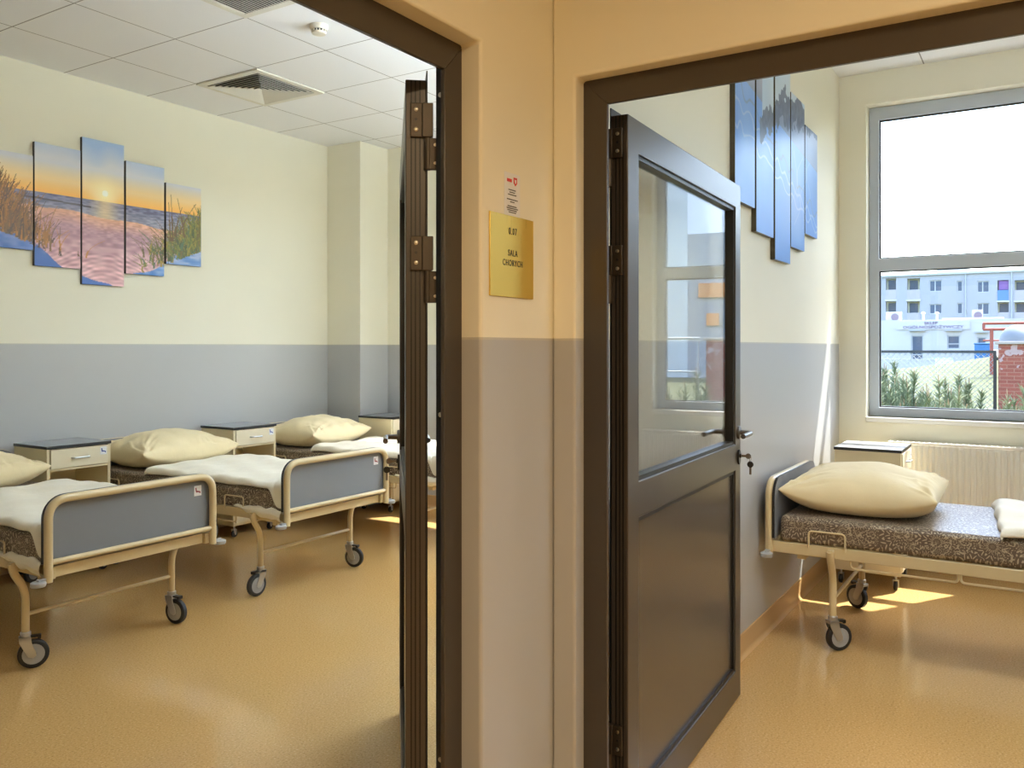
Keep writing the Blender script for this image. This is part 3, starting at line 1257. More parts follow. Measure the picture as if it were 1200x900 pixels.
v0 = make_vent()
v0.location = (4.052, 4.602, CEIL)
tag(v0, 'square louvred ceiling vent above the middle of the left room', 'vent')
rt = tag(empty('ceiling_grille', (2.836, 3.386, CEIL)), 'square slatted ceiling grille cut off by the top picture edge', 'grille')
b = B(); b.panel_holes('z', -.010, 0, -.302, .302, -.302, .302, [(-.258, .258, -.258, .258)])
b.done('grille_frame', 'vent', rt, bevel=.002)
b = B(); b.box(-.26, .26, -.26, .26, -.003, -.0005)
b.done('grille_cavity', 'ventdark', rt)
b = B()
for i in range(26):
    y = -.250 + i * .020
    b.prism([(y - .007, -.010), (y + .004, -.003), (y + .006, -.003), (y - .004, -.011)], -.258, .258, 'x')
b.done('grille_slats', 'vent', rt)
rt = tag(empty('smoke_detector', (3.44, 3.44, CEIL)), 'round ivory smoke detector on the tile ceiling', 'smoke detector')
b = B(); b.lathe([(.052, 0), (.052, -.012), (.047, -.020), (.045, -.026)], (0, 0, 0), 'z', 28)
b.done('detector_base', 'detector', rt)
b = B(); b.lathe([(.036, -.024), (.036, -.040)], (0, 0, 0), 'z', 24)
b.done('sensing_slots', 'ventdark', rt)
b = B()
b.lathe([(.041, -.038), (.038, -.048), (.025, -.052)], (0, 0, 0), 'z', 28)
for i in range(14):
    a = 2 * PI * i / 14
    b.box(.034, .042, -.003, .003, -.040, -.024, Matrix.Rotation(a, 4, 'Z'))
b.done('detector_cap', 'detector', rt)

# ================================================================== CANVAS PICTURES
def to_lin(c):
    c = np.clip(c / 255., 0, 1)
    return np.where(c <= .04045, c / 12.92, ((c + .055) / 1.055) ** 2.4)


def smooth_noise(rng, h, w, cell):
    gh, gw = int(h / cell) + 3, int(w / cell) + 3
    gr = rng.random((gh, gw))
    yy, xx = np.arange(h) / cell, np.arange(w) / cell
    y0, x0 = yy.astype(int), xx.astype(int)
    fy, fx = (yy - y0)[:, None], (xx - x0)[None, :]
    fy, fx = fy * fy * (3 - 2 * fy), fx * fx * (3 - 2 * fx)
    a, b_ = gr[y0][:, x0], gr[y0][:, x0 + 1]
    c, d = gr[y0 + 1][:, x0], gr[y0 + 1][:, x0 + 1]
    return (a * (1 - fx) + b_ * fx) * (1 - fy) + (c * (1 - fx) + d * fx) * fy


PX = 250                                     # printed dots per metre


def stroke(img, x0, y0, x1, y1, bend, wd, col, al=.85):
    """tapered curved blade from root to tip, in dots"""
    n = int(max(abs(x1 - x0), abs(y1 - y0)) * 1.6) + 3
    h, w = img.shape[:2]
    for i in range(n):
        t = i / (n - 1)
        x = x0 + (x1 - x0) * (t ** (1 + bend))
        y = y0 + (y1 - y0) * t
        r = max(.5, wd * (1 - t))
        for dx in range(-int(r), int(r) + 1):
            X, Y = int(round(x + dx)), int(round(y))
            if 0 <= X < w and 0 <= Y < h:
                img[Y, X] = img[Y, X] * (1 - al) + np.array(col) * al


def beach():
    """a sunset over the sea behind dune grass, 1.6 x 1.0 m, row 0 = bottom"""
    rng = np.random.default_rng(3)
    w, h = int(1.59 * PX), int(1.0 * PX)
    y = (np.arange(h) / PX)[:, None] * np.ones((1, w))
    x = (np.arange(w) / PX)[None, :] * np.ones((h, 1))
    img = np.zeros((h, w, 3))
    A = np.array

    def lerp(a, b_, t):
        t = np.clip(t, 0, 1)[..., None]
        return A(a) * (1 - t) + A(b_) * t
    n1 = smooth_noise(rng, h, w, 26)
    hor = .575
    sky = lerp((244, 178, 84), (240, 208, 150), (y - hor) / .09)
    sky = np.where((y > hor + .10)[..., None], lerp((240, 208, 150), (212, 212, 220), (y - hor - .10) / .10), sky)
    sky = np.where((y > hor + .22)[..., None], lerp((212, 212, 220), (160, 186, 226), (y - hor - .22) / .16 + (n1 - .5) * .5), sky)
    img[:] = sky
    sd = np.hypot(x - .79, (y - hor - .055))
    img = img * (1 - np.exp(-(sd / .10) ** 2)[..., None]) + A((255, 238, 185)) * np.exp(-(sd / .10) ** 2)[..., None]
    img = np.where((sd < .022)[..., None], A((255, 252, 235)), img)
    # sea with ripples
    rip = smooth_noise(rng, h * 4, w, 7)[::4]
    sea = lerp((140, 140, 160), (102, 100, 130), (y - .47) / .10) + (rip[..., None] - .5) * 70
    glint = np.exp(-((x - .79) / .08) ** 2)[..., None]
    sea = sea * (1 - .6 * glint) + A((250, 215, 150)) * .6 * glint
    shore = .47 - .05 * (x - .7) + .008 * np.sin(x * 14)
    img = np.where(((y < hor) & (y > shore))[..., None], sea, img)
    # wet and dry sand
    n2 = smooth_noise(rng, h * 3, w, 12)[::3]
    n3 = smooth_noise(rng, h * 3, w, 6)[::3]
    sand = lerp((222, 168, 140), (176, 138, 150), (shore - y) / .10) + (n3[..., None] - .5) * 46
    sand = np.where((y < .33)[..., None], lerp((176, 138, 150), (214, 170, 176), (.33 - y) / .2) + ((n2 - .5) * 62)[..., None], sand)
    rr = np.sin((y * 1.0 + .10 * np.sin(x * 6) + .04 * n1) * 190)
    sand += np.where((y < .22)[..., None], (rr * 15)[..., None], 0)
    img = np.where((y <= shore)[..., None], sand, img)
    # blue shadows of the dunes left and right
    dl = .40 - .53 * x + .04 * np.sin(x * 9) + .02 * n1
    blue = lerp((64, 100, 170), (150, 160, 205), (y - .18) / .25 + (n2 - .5) * .9)
    img = np.where(((y < dl) & (x < .9))[..., None], blue, img)
    drr = .10 + .42 * (x - 1.02) + .02 * np.sin(x * 15)
    img = np.where(((y < drr) & (x > 1.0))[..., None], lerp((70, 120, 190), (170, 185, 220), (y - .05) / .3 + (n2 - .5) * .9), img)
    # groyne
    gy = .545 - .03 * x
    img = np.where(((np.abs(y - gy) < .006) & (x < .69) & (x > .12))[..., None], A((52, 40, 48)), img)
    img = np.where(((np.abs(y - .50 + .02 * x) < .002) & (x < .5) & (x > .1))[..., None], A((70, 56, 62)), img)
    # grass
    r = random.Random(5)
    for i in range(620):
        xx = min(abs(r.gauss(0, .17)), .66)
        y0 = max(.18, .40 - .36 * xx + r.uniform(-.06, .03))
        L = r.uniform(.06, .34) * (1 - .9 * xx)
        c = r.choice([(96, 62, 32), (140, 92, 40), (60, 40, 30), (176, 118, 54), (112, 80, 40)])
        stroke(img, xx * PX, y0 * PX, (xx + r.gauss(.02, .05)) * PX, (y0 + L) * PX, r.uniform(.2, 1.4), r.choice((1, 1.6, 2)), c)
    for i in range(900):
        xx = 1.62 - min(abs(r.gauss(0, .20)), .60)
        y0 = max(.10, .14 + .42 * (xx - 1.05) + r.uniform(-.05, .10))
        L = r.uniform(.04, .24) * (.45 + .7 * (xx - 1.0))
        c = r.choice([(88, 96, 36), (120, 116, 48), (60, 70, 36), (150, 128, 52), (70, 96, 70), (104, 84, 40)])
        stroke(img, xx * PX, y0 * PX, (xx + r.gauss(-.02, .06)) * PX, (y0 + L) * PX, r.uniform(.2, 1.4), r.choice((1, 1.6, 2)), c)
    for (a, b_, c_, d) in ((1.30, .36, 1.285, .64), (1.32, .36, 1.305, .70), (1.34, .40, 1.40, .62), (1.38, .42, 1.52, .66), (1.28, .38, 1.18, .50), (1.42, .4, 1.36, .68)):
        stroke(img, a * PX, b_ * PX, c_ * PX, d * PX, .3, 2.2, (92, 66, 36))
    return img


def mountain():
    """mountain flank, its blue partly window sheen painted in, with pale winding ridges under a dark crest, 1.57 x 1.0 m"""
    rng = np.random.default_rng(8)
    w, h = int(1.60 * PX), int(1.0 * PX)
    y = (np.arange(h) / PX)[:, None] * np.ones((1, w))
    x = (np.arange(w) / PX)[None, :] * np.ones((h, 1))
    n1 = smooth_noise(rng, h, w, 40)
    n2 = smooth_noise(rng, h, w, 14)
    n3 = smooth_noise(rng, h, w, 6)
    A = np.array

    def lerp(a, b_, t):
        t = np.clip(t, 0, 1)[..., None]
        return A(a) * (1 - t) + A(b_) * t
    img = lerp((70, 132, 220), (138, 178, 232), y * 1.1 - .12 + (n1 - .5) * .5)
    # valley haze at the upper left, a band of terraces between
    img = np.where((y > .78 - .12 * x)[..., None], lerp((120, 140, 180), (176, 176, 190), (y - .7) / .2), img)
    for k_, (o_, sl, am, fq) in enumerate(((.74, .26, .020, 34), (.66, .24, .016, 41), (.56, .20, .020, 29))):
        d = np.abs(y - o_ + sl * x + am * np.sin(x * fq + 4 * n1) + .03 * (n2 - .5))
        tint = A((196, 208, 232)) if k_ != 0 else A((108, 122, 150))
        f_ = (np.clip(1 - d / .010, 0, 1) * .6)[..., None]
        img = img * (1 - f_) + tint * f_
    # crest
    crest = .80 + .30 * (x - .55) - .20 * np.abs(x - .80) + .10 * (n2 - .5) + .05 * (n3 - .5)
    dark = (y > crest - .15) & (y < crest) & (x > .38)
    img = np.where(dark[..., None], lerp((62, 82, 118), (96, 116, 150), (n3)), img)
    img = np.where(((y >= crest) & (x > .42))[..., None], lerp((172, 200, 226), (200, 216, 230), (n1)), img)
    # pale winding track lines low on the right
    for k_ in range(4):
        d = np.abs(x - (1.02 + .10 * k_) - .06 * np.sin(y * (17 + 3 * k_) + k_) - .25 * (y - .4))
        f_ = (np.clip(1 - d / .008, 0, 1) * .40)[..., None] * ((y > .22) & (y < .62))[..., None]
        img = img * (1 - f_) + A((196, 200, 230)) * f_
    glow = np.exp(-(((x - 1.05) / .22) ** 2 + ((y - .33) / .14) ** 2))
    img = img * (1 - .35 * glow[..., None]) + A((214, 190, 214)) * .35 * glow[..., None]
    return img


def canvas(name, img, u0, u1, v0, v1, place, t, mname, label, group, edge=(.03, .025, .02)):
    """panel showing img[v0:v1, u0:u1] (metres); front towards -y, back on the wall at y = place[1]"""
    st = 1 / PX
    nu, nv = int(round((u1 - u0) / st)), int(round((v1 - v0) / st))
    x = np.linspace(0, u1 - u0, nu + 1)
    z = np.linspace(0, v1 - v0, nv + 1)
    co = np.zeros(((nv + 1) * (nu + 1), 3))
    xx, zz = np.meshgrid(x, z)
    co[:, 0] = xx.ravel(); co[:, 1] = -t; co[:, 2] = zz.ravel()
    i0, j0 = int(u0 * PX), int(v0 * PX)
    jj = np.clip(j0 + np.arange(nv + 1), 0, img.shape[0] - 1)
    ii = np.clip(i0 + np.arange(nu + 1), 0, img.shape[1] - 1)
    colr = to_lin(img[jj][:, ii]).reshape(-1, 3)
    idx = np.arange((nv + 1) * (nu + 1)).reshape(nv + 1, nu + 1)
    q = np.stack([idx[:-1, :-1], idx[:-1, 1:], idx[1:, 1:], idx[1:, :-1]], -1).reshape(-1, 4)
    # wrapped sides and back
    wx, wz = u1 - u0, v1 - v0
    ex = np.array([(0, -t, 0), (wx, -t, 0), (wx, -t, wz), (0, -t, wz), (0, 0, 0), (wx, 0, 0), (wx, 0, wz), (0, 0, wz)], float)
    base = len(co)
    eq = np.array([(0, 4, 5, 1), (1, 5, 6, 2), (2, 6, 7, 3), (3, 7, 4, 0), (4, 7, 6, 5)]) + base
    co = np.vstack([co, ex])
    colr = np.vstack([colr, np.tile(np.array(edge), (8, 1))])
    me = bpy.data.meshes.new(name)
    me.from_pydata(co.tolist(), [], np.vstack([q, eq]).tolist())
    at_ = me.color_attributes.new('print', 'FLOAT_COLOR', 'POINT')
    at_.data.foreach_set('color', np.hstack([colr, np.ones((len(colr), 1))]).ravel().astype(np.float32))
    me.materials.append(M[mname])
    o = bpy.data.objects.new(name, me)
    COL.objects.link(o)
    o.location = place
    tag(o, label, 'picture', group)
    return o


bimg = beach()
XB = [2.628, 2.940, 3.254, 3.572, 3.890]
ZB = [(2.015, 2.612), (1.920, 2.706), (1.822, 2.802), (1.916, 2.702), (2.010, 2.602)]
LB = ['leftmost beach canvas panel, dune grass on the left, cut off by the picture edge',
      'second beach canvas panel from the left, with the dark groyne in the sea',
      'tallest beach canvas panel in the middle, showing the setting sun',
      'fourth beach canvas panel from the left, with yellow green dune grass at its right',
      'rightmost beach canvas panel, short, mostly green dune grass']
for x, (z0, z1), lab in zip(XB, ZB, LB):
    canvas('canvas_picture', bimg, x - XB[0] + .005, x - XB[0] + .307, z0 - 1.815, z1 - 1.815, (x, YP, z0), .024, 'print', lab, 'beach sunset canvas panels')
mimg = mountain()
XM = [3.635, 3.955, 4.280, 4.592, 4.905]
ZM = [(2.045, 2.650), (1.942, 2.745), (1.840, 2.845), (1.935, 2.755), (2.040, 2.650)]
LM = ['nearest mountain canvas panel, its lower end hidden behind the open door',
      'second mountain canvas panel from the door, lower edge stepped down',
      'longest mountain canvas panel in the middle of the set',
      'fourth mountain canvas panel from the door, dark crest at its top',
      'farthest mountain canvas panel, short, nearest to the window']
for x, (z0, z1), lab in zip(XM, ZM, LM):
    canvas('canvas_picture', mimg, x - XM[0] + .005, x - XM[0] + .300, z0 - 1.835, z1 - 1.835, (x, 1.165, z0), .024, 'print_satin', lab, 'blue mountain canvas panels', (.05, .035, .015))

# ================================================================== OUTDOORS
b = B(); b.box(6.2, 150, -90, 90, -.6, -.12)
struct(b.done('ground', 'lawn'), 'sunlit lawn outside the window')


b = B(); b.box(6.2, 7.9, -8, 9, -.12, -.09)  # unseen pale strip added to bounce sunlight up through the windows
struct(b.done('trim_2', mat('pale bounce paving', (.50, .49, .47), .8)), 'pale bounce paving added along the building, unseen, to brighten the ceilings')


def facade_holes(X, rects):
    out = []
    for (x0, x1, y0, y1) in rects:
        ya, za = at(x0, y1, X)
        yb, zb = at(x1, y0, X)
        out.append((min(ya, yb), max(ya, yb), min(za, zb), max(za, zb)))
    return out


# apartment block about 100 m away
XA = 100.
rt = tag(empty('apartment_block', (XA, 4, 0)), 'long pale blue apartment block with loggias far behind the shop', 'building')
wins = facade_holes(XA, [(1089, 1104, 328, 342), (1089, 1104, 356, 368), (1121.5, 1128, 329, 342), (1121.5, 1128, 355, 368), (1145, 1159.5, 329, 343), (1145, 1159.5, 355, 369)])
logs = facade_holes(XA, [(1038, 1050, 326, 350), (1038, 1050, 353, 377), (1063, 1078, 326, 350), (1063, 1078, 353, 377), (1169, 1182, 328, 351), (1169, 1182, 353.5, 377), (1189, 1203, 328, 351), (1189, 1203, 353.5, 377)])
extra = []
for dy in (16.5, 22, 27.5):                                                                  # beyond the frame to the left and right
    for z in (4.2, 7.0):
        extra.append((dy, dy + 1.5, z, z + 1.4))
for dy in (-4.5, -9, -13.5):
    for z in (4.2, 7.0):
        extra.append((dy, dy + 1.5, z, z + 1.4))
roofz = at(1130, 321, XA)[1]
b = B(); b.panel_holes('x', 0, .5, -22 - 4, 32 - 4, -.12, roofz, [(h[0] - 4, h[1] - 4, h[2], h[3]) for h in wins + logs + extra])
b.done('facade', 'facade', rt)
b = B(); b.box(1.0, 12, -26, 28, -.12, roofz - .05)
b.box(.5, 1.0, -26, -25.8, -.12, roofz); b.box(.5, 1.0, 27.8, 28, -.12, roofz)
b.done('block_body', 'loggia', rt)
b = B(); b.box(-.25, 12.2, -26.2, 28.2, roofz, roofz + .18)
b.done('roof_edge', 'greyroof', rt)
b = B()
for (x0, x1, y0) in ((1098, 1134, 314), (1136, 1162, 315.5), (1169, 1178, 318), (1190, 1206, 316), (1075, 1085, 318)):
    ya, z = at(x0, y0, XA + 3); yb, _ = at(x1, y0, XA + 3)
    b.box(3, 6, min(ya, yb) - 4, max(ya, yb) - 4, roofz + .18, z)
b.done('roof_hut', 'greyroof', rt)
for h in wins + extra:
    f = B()
    y0, y1, z0, z1 = h[0] - 4, h[1] - 4, h[2], h[3]
    mid = y0 + (y1 - y0) * .55
    hs = [(y0 + .09, mid - .05, z0 + .09, z1 - .09), (mid + .05, y1 - .09, z0 + .09, z1 - .09)] if y1 - y0 > 1 else [(y0 + .09, y1 - .09, z0 + .09, z1 - .09)]
    f.panel_holes('x', .12, .22, y0, y1, z0, z1, hs)
    fo = f.done('window_unit', 'pvc', rt)
    p = B(); p.box(.16, .19, y0 + .05, y1 - .05, z0 + .05, z1 - .05)
    p.done('pane', 'pane', fo)
for i, h in enumerate(logs):
    y0, y1, z0, z1 = h[0] - 4, h[1] - 4, h[2], h[3]
    f = B(); f.box(-.05, .08, y0, y1, z0 - .12, z0 + .95)
    f.done('balcony_front', 'balblue' if i == 4 else 'balustrade', rt)
    f = B(); f.box(-.08, .98, y0 - .1, y1 + .1, z0 - .28, z0 - .12)
    f.done('balcony_slab', 'facade2', rt)
    f = B(); f.box(.94, 1.0, y1 - .95, y1 - .15, z0, z1 - .15)
    f.done('balcony_door', 'pane', rt)
    if i == 4:
        f = B(); f.box(.20, .25, y0, y1 - .1, z0 + 1.0, z1 - .05)
        f.done('curtain', 'curtain', rt)
b = B()
for px in (1131.5, 1185.5):
    yy, _ = at(px, 340, XA)
    b.cyl((-.08, yy - 4, -.1), (-.08, yy - 4, roofz), .07, 8)
b.done('downpipe', 'greyroof', rt)

# shop about 60 m away
XS = 60.
rt = tag(empty('shop_building', (XS, 4, 0)), 'low white shop with a long sign band in front of the apartment block', 'building')
sh_d = facade_holes(XS, [(1068, 1082, 393, 428), (1110, 1125, 393, 409), (1145, 1156, 395, 411)])
zt = at(1100, 374.5, XS)[1]
b = B(); b.panel_holes('x', 0, .3, -10, 14, -.12, zt, [(h[0] - 4, h[1] - 4, max(h[2], -.1), h[3]) for h in sh_d])
b.done('shop_wall', 'facade2', rt)
b = B(); b.box(.3, 9, -10, 14, -.12, zt - .1)
b.done('shop_body', 'facade2', rt)
b = B(); ya, za = at(1104, 377, XS + .4); yb, zb = at(1176, 371.5, XS + .4)
b.box(.35, .8, yb - 4, ya - 4, zt - .15, zb)
b.done('raised_parapet', 'facade2', rt)
for h in sh_d:
    y0, y1, z0, z1 = h[0] - 4, h[1] - 4, max(h[2], -.1), h[3]
    f = B(); f.panel_holes('x', .06, .16, y0, y1, z0, z1, [(y0 + .07, y1 - .07, z0 + .07, z0 + (z1 - z0) * .34), (y0 + .07, y1 - .07, z0 + (z1 - z0) * .34 + .06, z1 - .07)])
    fo = f.done('shop_window', 'pvc', rt)
    f = B(); f.box(.10, .13, y0 + .04, y1 - .04, z0 + .04, z1 - .04)
    f.done('pane', 'pane', fo)
    f = B(); f.box(-.35, .0, y0 - .12, y1 + .12, z1 + .28, z1 + .36)
    f.done('awning', 'greyroof', rt)
(y0, z0), (y1, z1) = at(1051, 386.5, XS), at(1137, 375.5, XS)
f = B(); f.panel_holes('x', -.08, 0, y1 - 4, y0 - 4, z0, z1, [])
sg = f.done('sign_board', 'facade2', rt)
MX = Matrix(((0, 0, -1, 0), (-1, 0, 0, 0), (0, 1, 0, 0), (0, 0, 0, 1)))
yc = (y0 + y1) / 2 - 4
hh = (z1 - z0)
text_mesh('sign_lettering', 'SKLEP', hh * .48, 'signletter', sg, Matrix.Translation((-.10, yc + .1, z0 + hh * .74)) @ MX @ Matrix.Diagonal((1.15, .95, 1, 1)), .01)
text_mesh('sign_lettering', 'OGÓLNOSPOŻYWCZY', hh * .48, 'signletter', sg, Matrix.Translation((-.10, yc, z0 + hh * .27)) @ MX @ Matrix.Diagonal((1.28, .95, 1, 1)), .01)
for (px0, px1, py0, lab) in ((1038, 1056, 365.5, 'white air conditioner with a round fan on the left end of the shop roof'), (1139, 1151, 363, 'white air conditioner on the right part of the shop roof, near the rust red pipes')):
    (ya, za), (yb, zb) = at(px0, py0, XS + 2), at(px1, py0, XS + 2)
    ac = tag(empty('air_conditioner', (XS + 2, (ya + yb) / 2, zt - .1)), lab, 'air conditioner', 'roof air conditioners')
    hw = abs(ya - yb) / 2
    top = za - zt + .1
    f = B(); f.box(0, .4, -hw, hw, .08, top); f.box(.05, .1, -hw + .1, -hw + .2, 0, .08); f.box(.05, .1, hw - .2, hw - .1, 0, .08)
    f.done('casing', 'facade', ac, bevel=.01)
    f = B(); f.lathe([(.24, -.001), (.24, -.02), (.05, -.03)], (0, -hw * .2, top * .5), 'x', 24)
    f.done('fan_grille', 'fan', ac)
for px in (1082, 1098):
    yy, z = at(px, 367, XS + 1)
    f = B(); f.cyl((0, 0, 0), (0, 0, z - zt + .1), .07, 10); f.lathe([(.13, z - zt + .06), (.13, z - zt + .12), (.02, z - zt + .2)], (0, 0, 0), 'z', 12)
    o = f.done('roof_vent_pipe', 'greyroof', None, (XS + 1, yy, zt - .1))
    tag(o, 'small vent pipe on the shop roof above the letters ' + ('SKLEP' if px < 1090 else 'right of SKLEP'), 'pipe', 'roof vent pipes')

# rust red pipe frame
XPp = 34.
rt = tag(empty('pipe_frame', (XPp, 0, -.12)), 'rust red pipe frame standing behind the brick pillar', 'frame')
ya, z1 = at(1152, 379, XPp); yb, _ = at(1230, 378, XPp)
_, z2 = at(1152, 386, XPp); _, z3 = at(1160, 399, XPp)
f = B()
f.cyl((0, ya, z1 + .12), (0, yb, z1 + .12), .05, 10); f.cyl((0, ya, z2 + .12), (0, yb, z2 + .12), .05, 10)
f.cyl((0, ya - .02, z2 + .12), (0, ya - .02, z1 + .12), .05, 10)
for px in (1193, 1226):
    y_, _ = at(px, 385, XPp)
    f.cyl((0, y_, z2 + .12), (0, y_, z1 + .12), .05, 10)
f.done('upper_rail', 'pipe', rt)
for px in (1162, 1222):
    y_, _ = at(px, 385, XPp)
    f = B(); f.cyl((0, y_, 0), (0, y_, z2 + .12), .06, 10)
    f.done('post', 'pipe', rt)
f = B(); y_, _ = at(1162, 385, XPp)
f.cyl((0, ya, z3 + .12), (0, yb, z3 + .12), .03, 8)
f.done('lower_rail', 'pipe', rt)

# fence and pillars
XF = 20.
zf = 1.335
rt = tag(empty('wire_fence', (XF, 0, -.12)), 'dark framed chain link fence left of the brick pillar', 'fence')
zf0 = zf + .12
f = B()
for y in (.875, 4.4, 8.0):
    f.box(-.03, .03, y - .03, y + .03, 0, zf0)
f.box(-.025, .025, .875, 8.0, zf0 - .055, zf0)
f.done('fence_frame', 'fence', rt)
f = B()
st = .11
for s in (1, -1):
    c = -14.0
    while c < 14:
        # line y = s * z + c clipped to the panel
        pts = []
        z_lo, z_hi = .05, zf0 - .05
        lo, hi = .9, 7.95
        ts = sorted([(lo - c) * s, (hi - c) * s])
        za_, zb_ = max(z_lo, ts[0]), min(z_hi, ts[1])
        if zb_ > za_ + .02:
            f.tube([(s * .004, s * za_ + c, za_), (s * .004, s * zb_ + c, zb_)], .0055, 4)
        c += st
f.done('chain_link', 'wire', rt)
f = B(); f.cyl((0, .845, zf0 - .17), (0, .80, zf0 - .17), .03, 8)
f.done('pillar_bracket', 'fence', rt)


def brick_pillar(y0, y1, x0, ztop, label, dome):
    rt = tag(empty('brick_pillar', (x0, (y0 + y1) / 2, -.12)), label, 'pillar', 'brick gate pillars')
    w = (y1 - y0) / 2
    f = B(); f.box(0, 2 * w, -w, w, 0, ztop + .12 - .06)
    f.done('brick_shaft', 'brick', rt)
    f = B(); f.box(-.06, 2 * w + .06, -w - .06, w + .06, ztop + .06, ztop + .12)
    f.done('cap_slab', 'concrete', rt, bevel=.01)
    if dome:
        f = B()
        f.lathe([(w * 1.0 * math.cos(a), .34 * math.sin(a)) for a in [PI / 2 * i / 8 for i in range(9)]], (w, 0, ztop + .12), 'z', 28)
        f.done('dome_cap', 'dome', rt)


brick_pillar(.12, .80, 19.6, 1.52, 'red brick pillar with whitish stains and a domed cap at the right of the window', True)
brick_pillar(-3.35, -2.88, 21.0, 1.64, 'brick pillar seen only as a reflection in the door glass', False)
rt = tag(empty('low_railing', (21.2, -6, -.12)), 'plain grey railing beyond the second brick pillar', 'railing')
f = B()
for k in range(8):
    f.cyl((0, 2.6 - k * 1.2 - .2, 0), (0, 2.6 - k * 1.2 - .2, 1.75), .025, 8)
f.done('railing_posts', 'greyroof', rt)
f = B(); f.cyl((0, 2.45, 1.75), (0, -6.1, 1.75), .03, 8); f.cyl((0, 2.45, .9), (0, -6.1, .9), .02, 8)
f.done('railing_bars', 'greyroof', rt)
rt = tag(empty('storage_hall', (42, -16, -.12)), 'tall pale grey hall reflected in the glass of the right door', 'building')
f = B(); f.box(0, 16, -14, 6.6, 0, 12)
f.done('tall_block', 'hall', rt)
f = B(); f.box(0, 16, 6.6, 13.5, 0, 7.2)
f.done('low_block', 'facade', rt)
f = B(); f.box(-.2, 0, 7.2, 8.6, 4.0, 4.7); f.box(-.2, 0, 7.6, 8.2, 2.6, 3.2)
f.done('orange_board', 'orange', rt)


# grassy rise between the fence and the shop
b = B()
rows = []
for i in range(33):
    X = 24 + 27 * i / 32
    row = []
    for j in range(37):
        Y = -4 + 18 * j / 36
        hp = max(.30, min(1.1, 1.26 - .150 * Y))
        a = max(0., min(1., (X - 24) / 20.)) if X < 44 else max(0., 1 - (X - 44) / 6.5)
        a = a * a * (3 - 2 * a)
        e = max(0., min(1., (Y + 4) / 2.5))
        row.append(Vector((X, Y, -.16 + (hp + .16) * a * e + .04 * math.sin(X * 1.3 + Y) * a)))
    rows.append(row)
b.grid(rows)
b.box(24, 51, -4, 14, -.5, -.17)
struct(b.done('trim_3', 'lawn', sharp=85), 'grassy rise of the lawn before the shop')


# cars
def car(loc, rotz, paint, label, k=1.):
    rt = tag(empty('car', loc, rotz), label, 'car', 'parked cars')
    rt.scale = (k, k, k)
    body = [(-2.0, .28), (2.0, .28), (2.02, .62), (1.85, .80), (1.05, .92), (.35, 1.42), (-.95, 1.45), (-1.65, .98), (-2.02, .88)]
    f = B(); f.prism(body, -.82, .82)
    f.done('car_body', paint, rt, bevel=.06, seg=3)
    f = B()
    win = [(.88, .96), (.30, 1.34), (-.88, 1.36), (-1.40, 1.0)]
    f.prism(win, -.835, .835)
    ws = f.done('side_windows', 'pane', rt)
    for x in (-1.25, 1.28):
        for y in (-.74, .74):
            f = B(); f.lathe([(.18, -.1), (.31, -.1), (.32, -.05), (.32, .05), (.31, .1), (.18, .1)], (x, y, .32), 'y', 20)
            f.done('wheel', 'tyre', rt)
    return rt


y_, _ = at(1105.5, 420, 56)
car((56, y_, -.12), R(4), 'carblue', 'small blue car in front of the shop, its lower half behind the grassy rise', .62)
y_, _ = at(1171, 408, 55)
car((55, y_, -.12), R(8), 'cargrey', 'grey car seen past the left edge of the brick pillar, over the grassy rise', .95)
y_, z_ = at(1153, 402, 52)
f = B(); f.box(-.5, .5, -.42, .42, 0, z_ + .12 - .08); f.box(-.53, .53, -.45, .45, z_ + .12 - .08, z_ + .12)
o = f.done('waste_container', 'carblue', None, (52, y_, -.12), bevel=.03)
tag(o, 'dark blue waste container left of the grey car', 'container')
# low white wall before the shop
yb, _ = at(1096, 421, 53)
zw = at(1040, 421.5, 53)[1]
f = B(); f.box(53, 53.2, yb, 14, -.12, zw)
f.box(52.97, 53.23, yb - .03, 14, zw, zw + .05)
o = f.done('garden_wall', 'facade2')
tag(o, 'low white garden wall in front of the shop', 'wall')


# young pines
def make_pine(seed, n_shoot, hmax, spread):
    r = random.Random(seed)
    root = empty('young_pine', (0, 0, -.12))
    ndl, cnd, brk = B(), B(), B()
    for i in range(n_shoot):
        a, d = r.uniform(0, 6.28), spread * math.sqrt(r.random())
        x, y = d * math.cos(a), d * math.sin(a)
        h = hmax * (1 - .35 * (d / spread) ** 2) * r.uniform(.50, 1.)
        lean = Vector((x * .25, y * .25, 0))
        b0, b1 = Vector((x * .3, y * .3, .0)), Vector((x, y, 0)) + lean * 0 + Vector((0, 0, h))
        brk.tube([b0, b0.lerp(b1, .5) + Vector((x * .2, y * .2, -.03)), b1], [.014, .010, .004], 5)
        c = r.uniform(.05, .16)
        cnd.tube([b1, b1 + Vector((r.uniform(-.01, .01), r.uniform(-.01, .01), c))], [.008, .004], 5)
        m = int(h * 190)
        for k in range(m):
            t = .25 + .78 * k / m
            p = b0.lerp(b1, t) + Vector((x * .2, y * .2, -.03)) * (1 - abs(2 * t - 1))
            aa = r.uniform(0, 6.28)
            dirv = Vector((math.cos(aa), math.sin(aa), r.uniform(.5, 1.9))).normalized()
            L = r.uniform(.06, .13)
            sd = dirv.cross(Vector((0, 0, 1))).normalized() * .0065
            up = dirv.cross(sd).normalized() * .0065
            v = [ndl.v(*(p + sd)), ndl.v(*(p - sd * .5 + up)), ndl.v(*(p - sd * .5 - up)), ndl.v(*(p + dirv * L))]
            ndl._f([v[0], v[1], v[3]]); ndl._f([v[1], v[2], v[3]]); ndl._f([v[2], v[0], v[3]])
    ndl.done('needles', 'pine', root)
    cnd.done('candles', 'candle', root)
    brk.done('stems', 'bark', root)
    return root


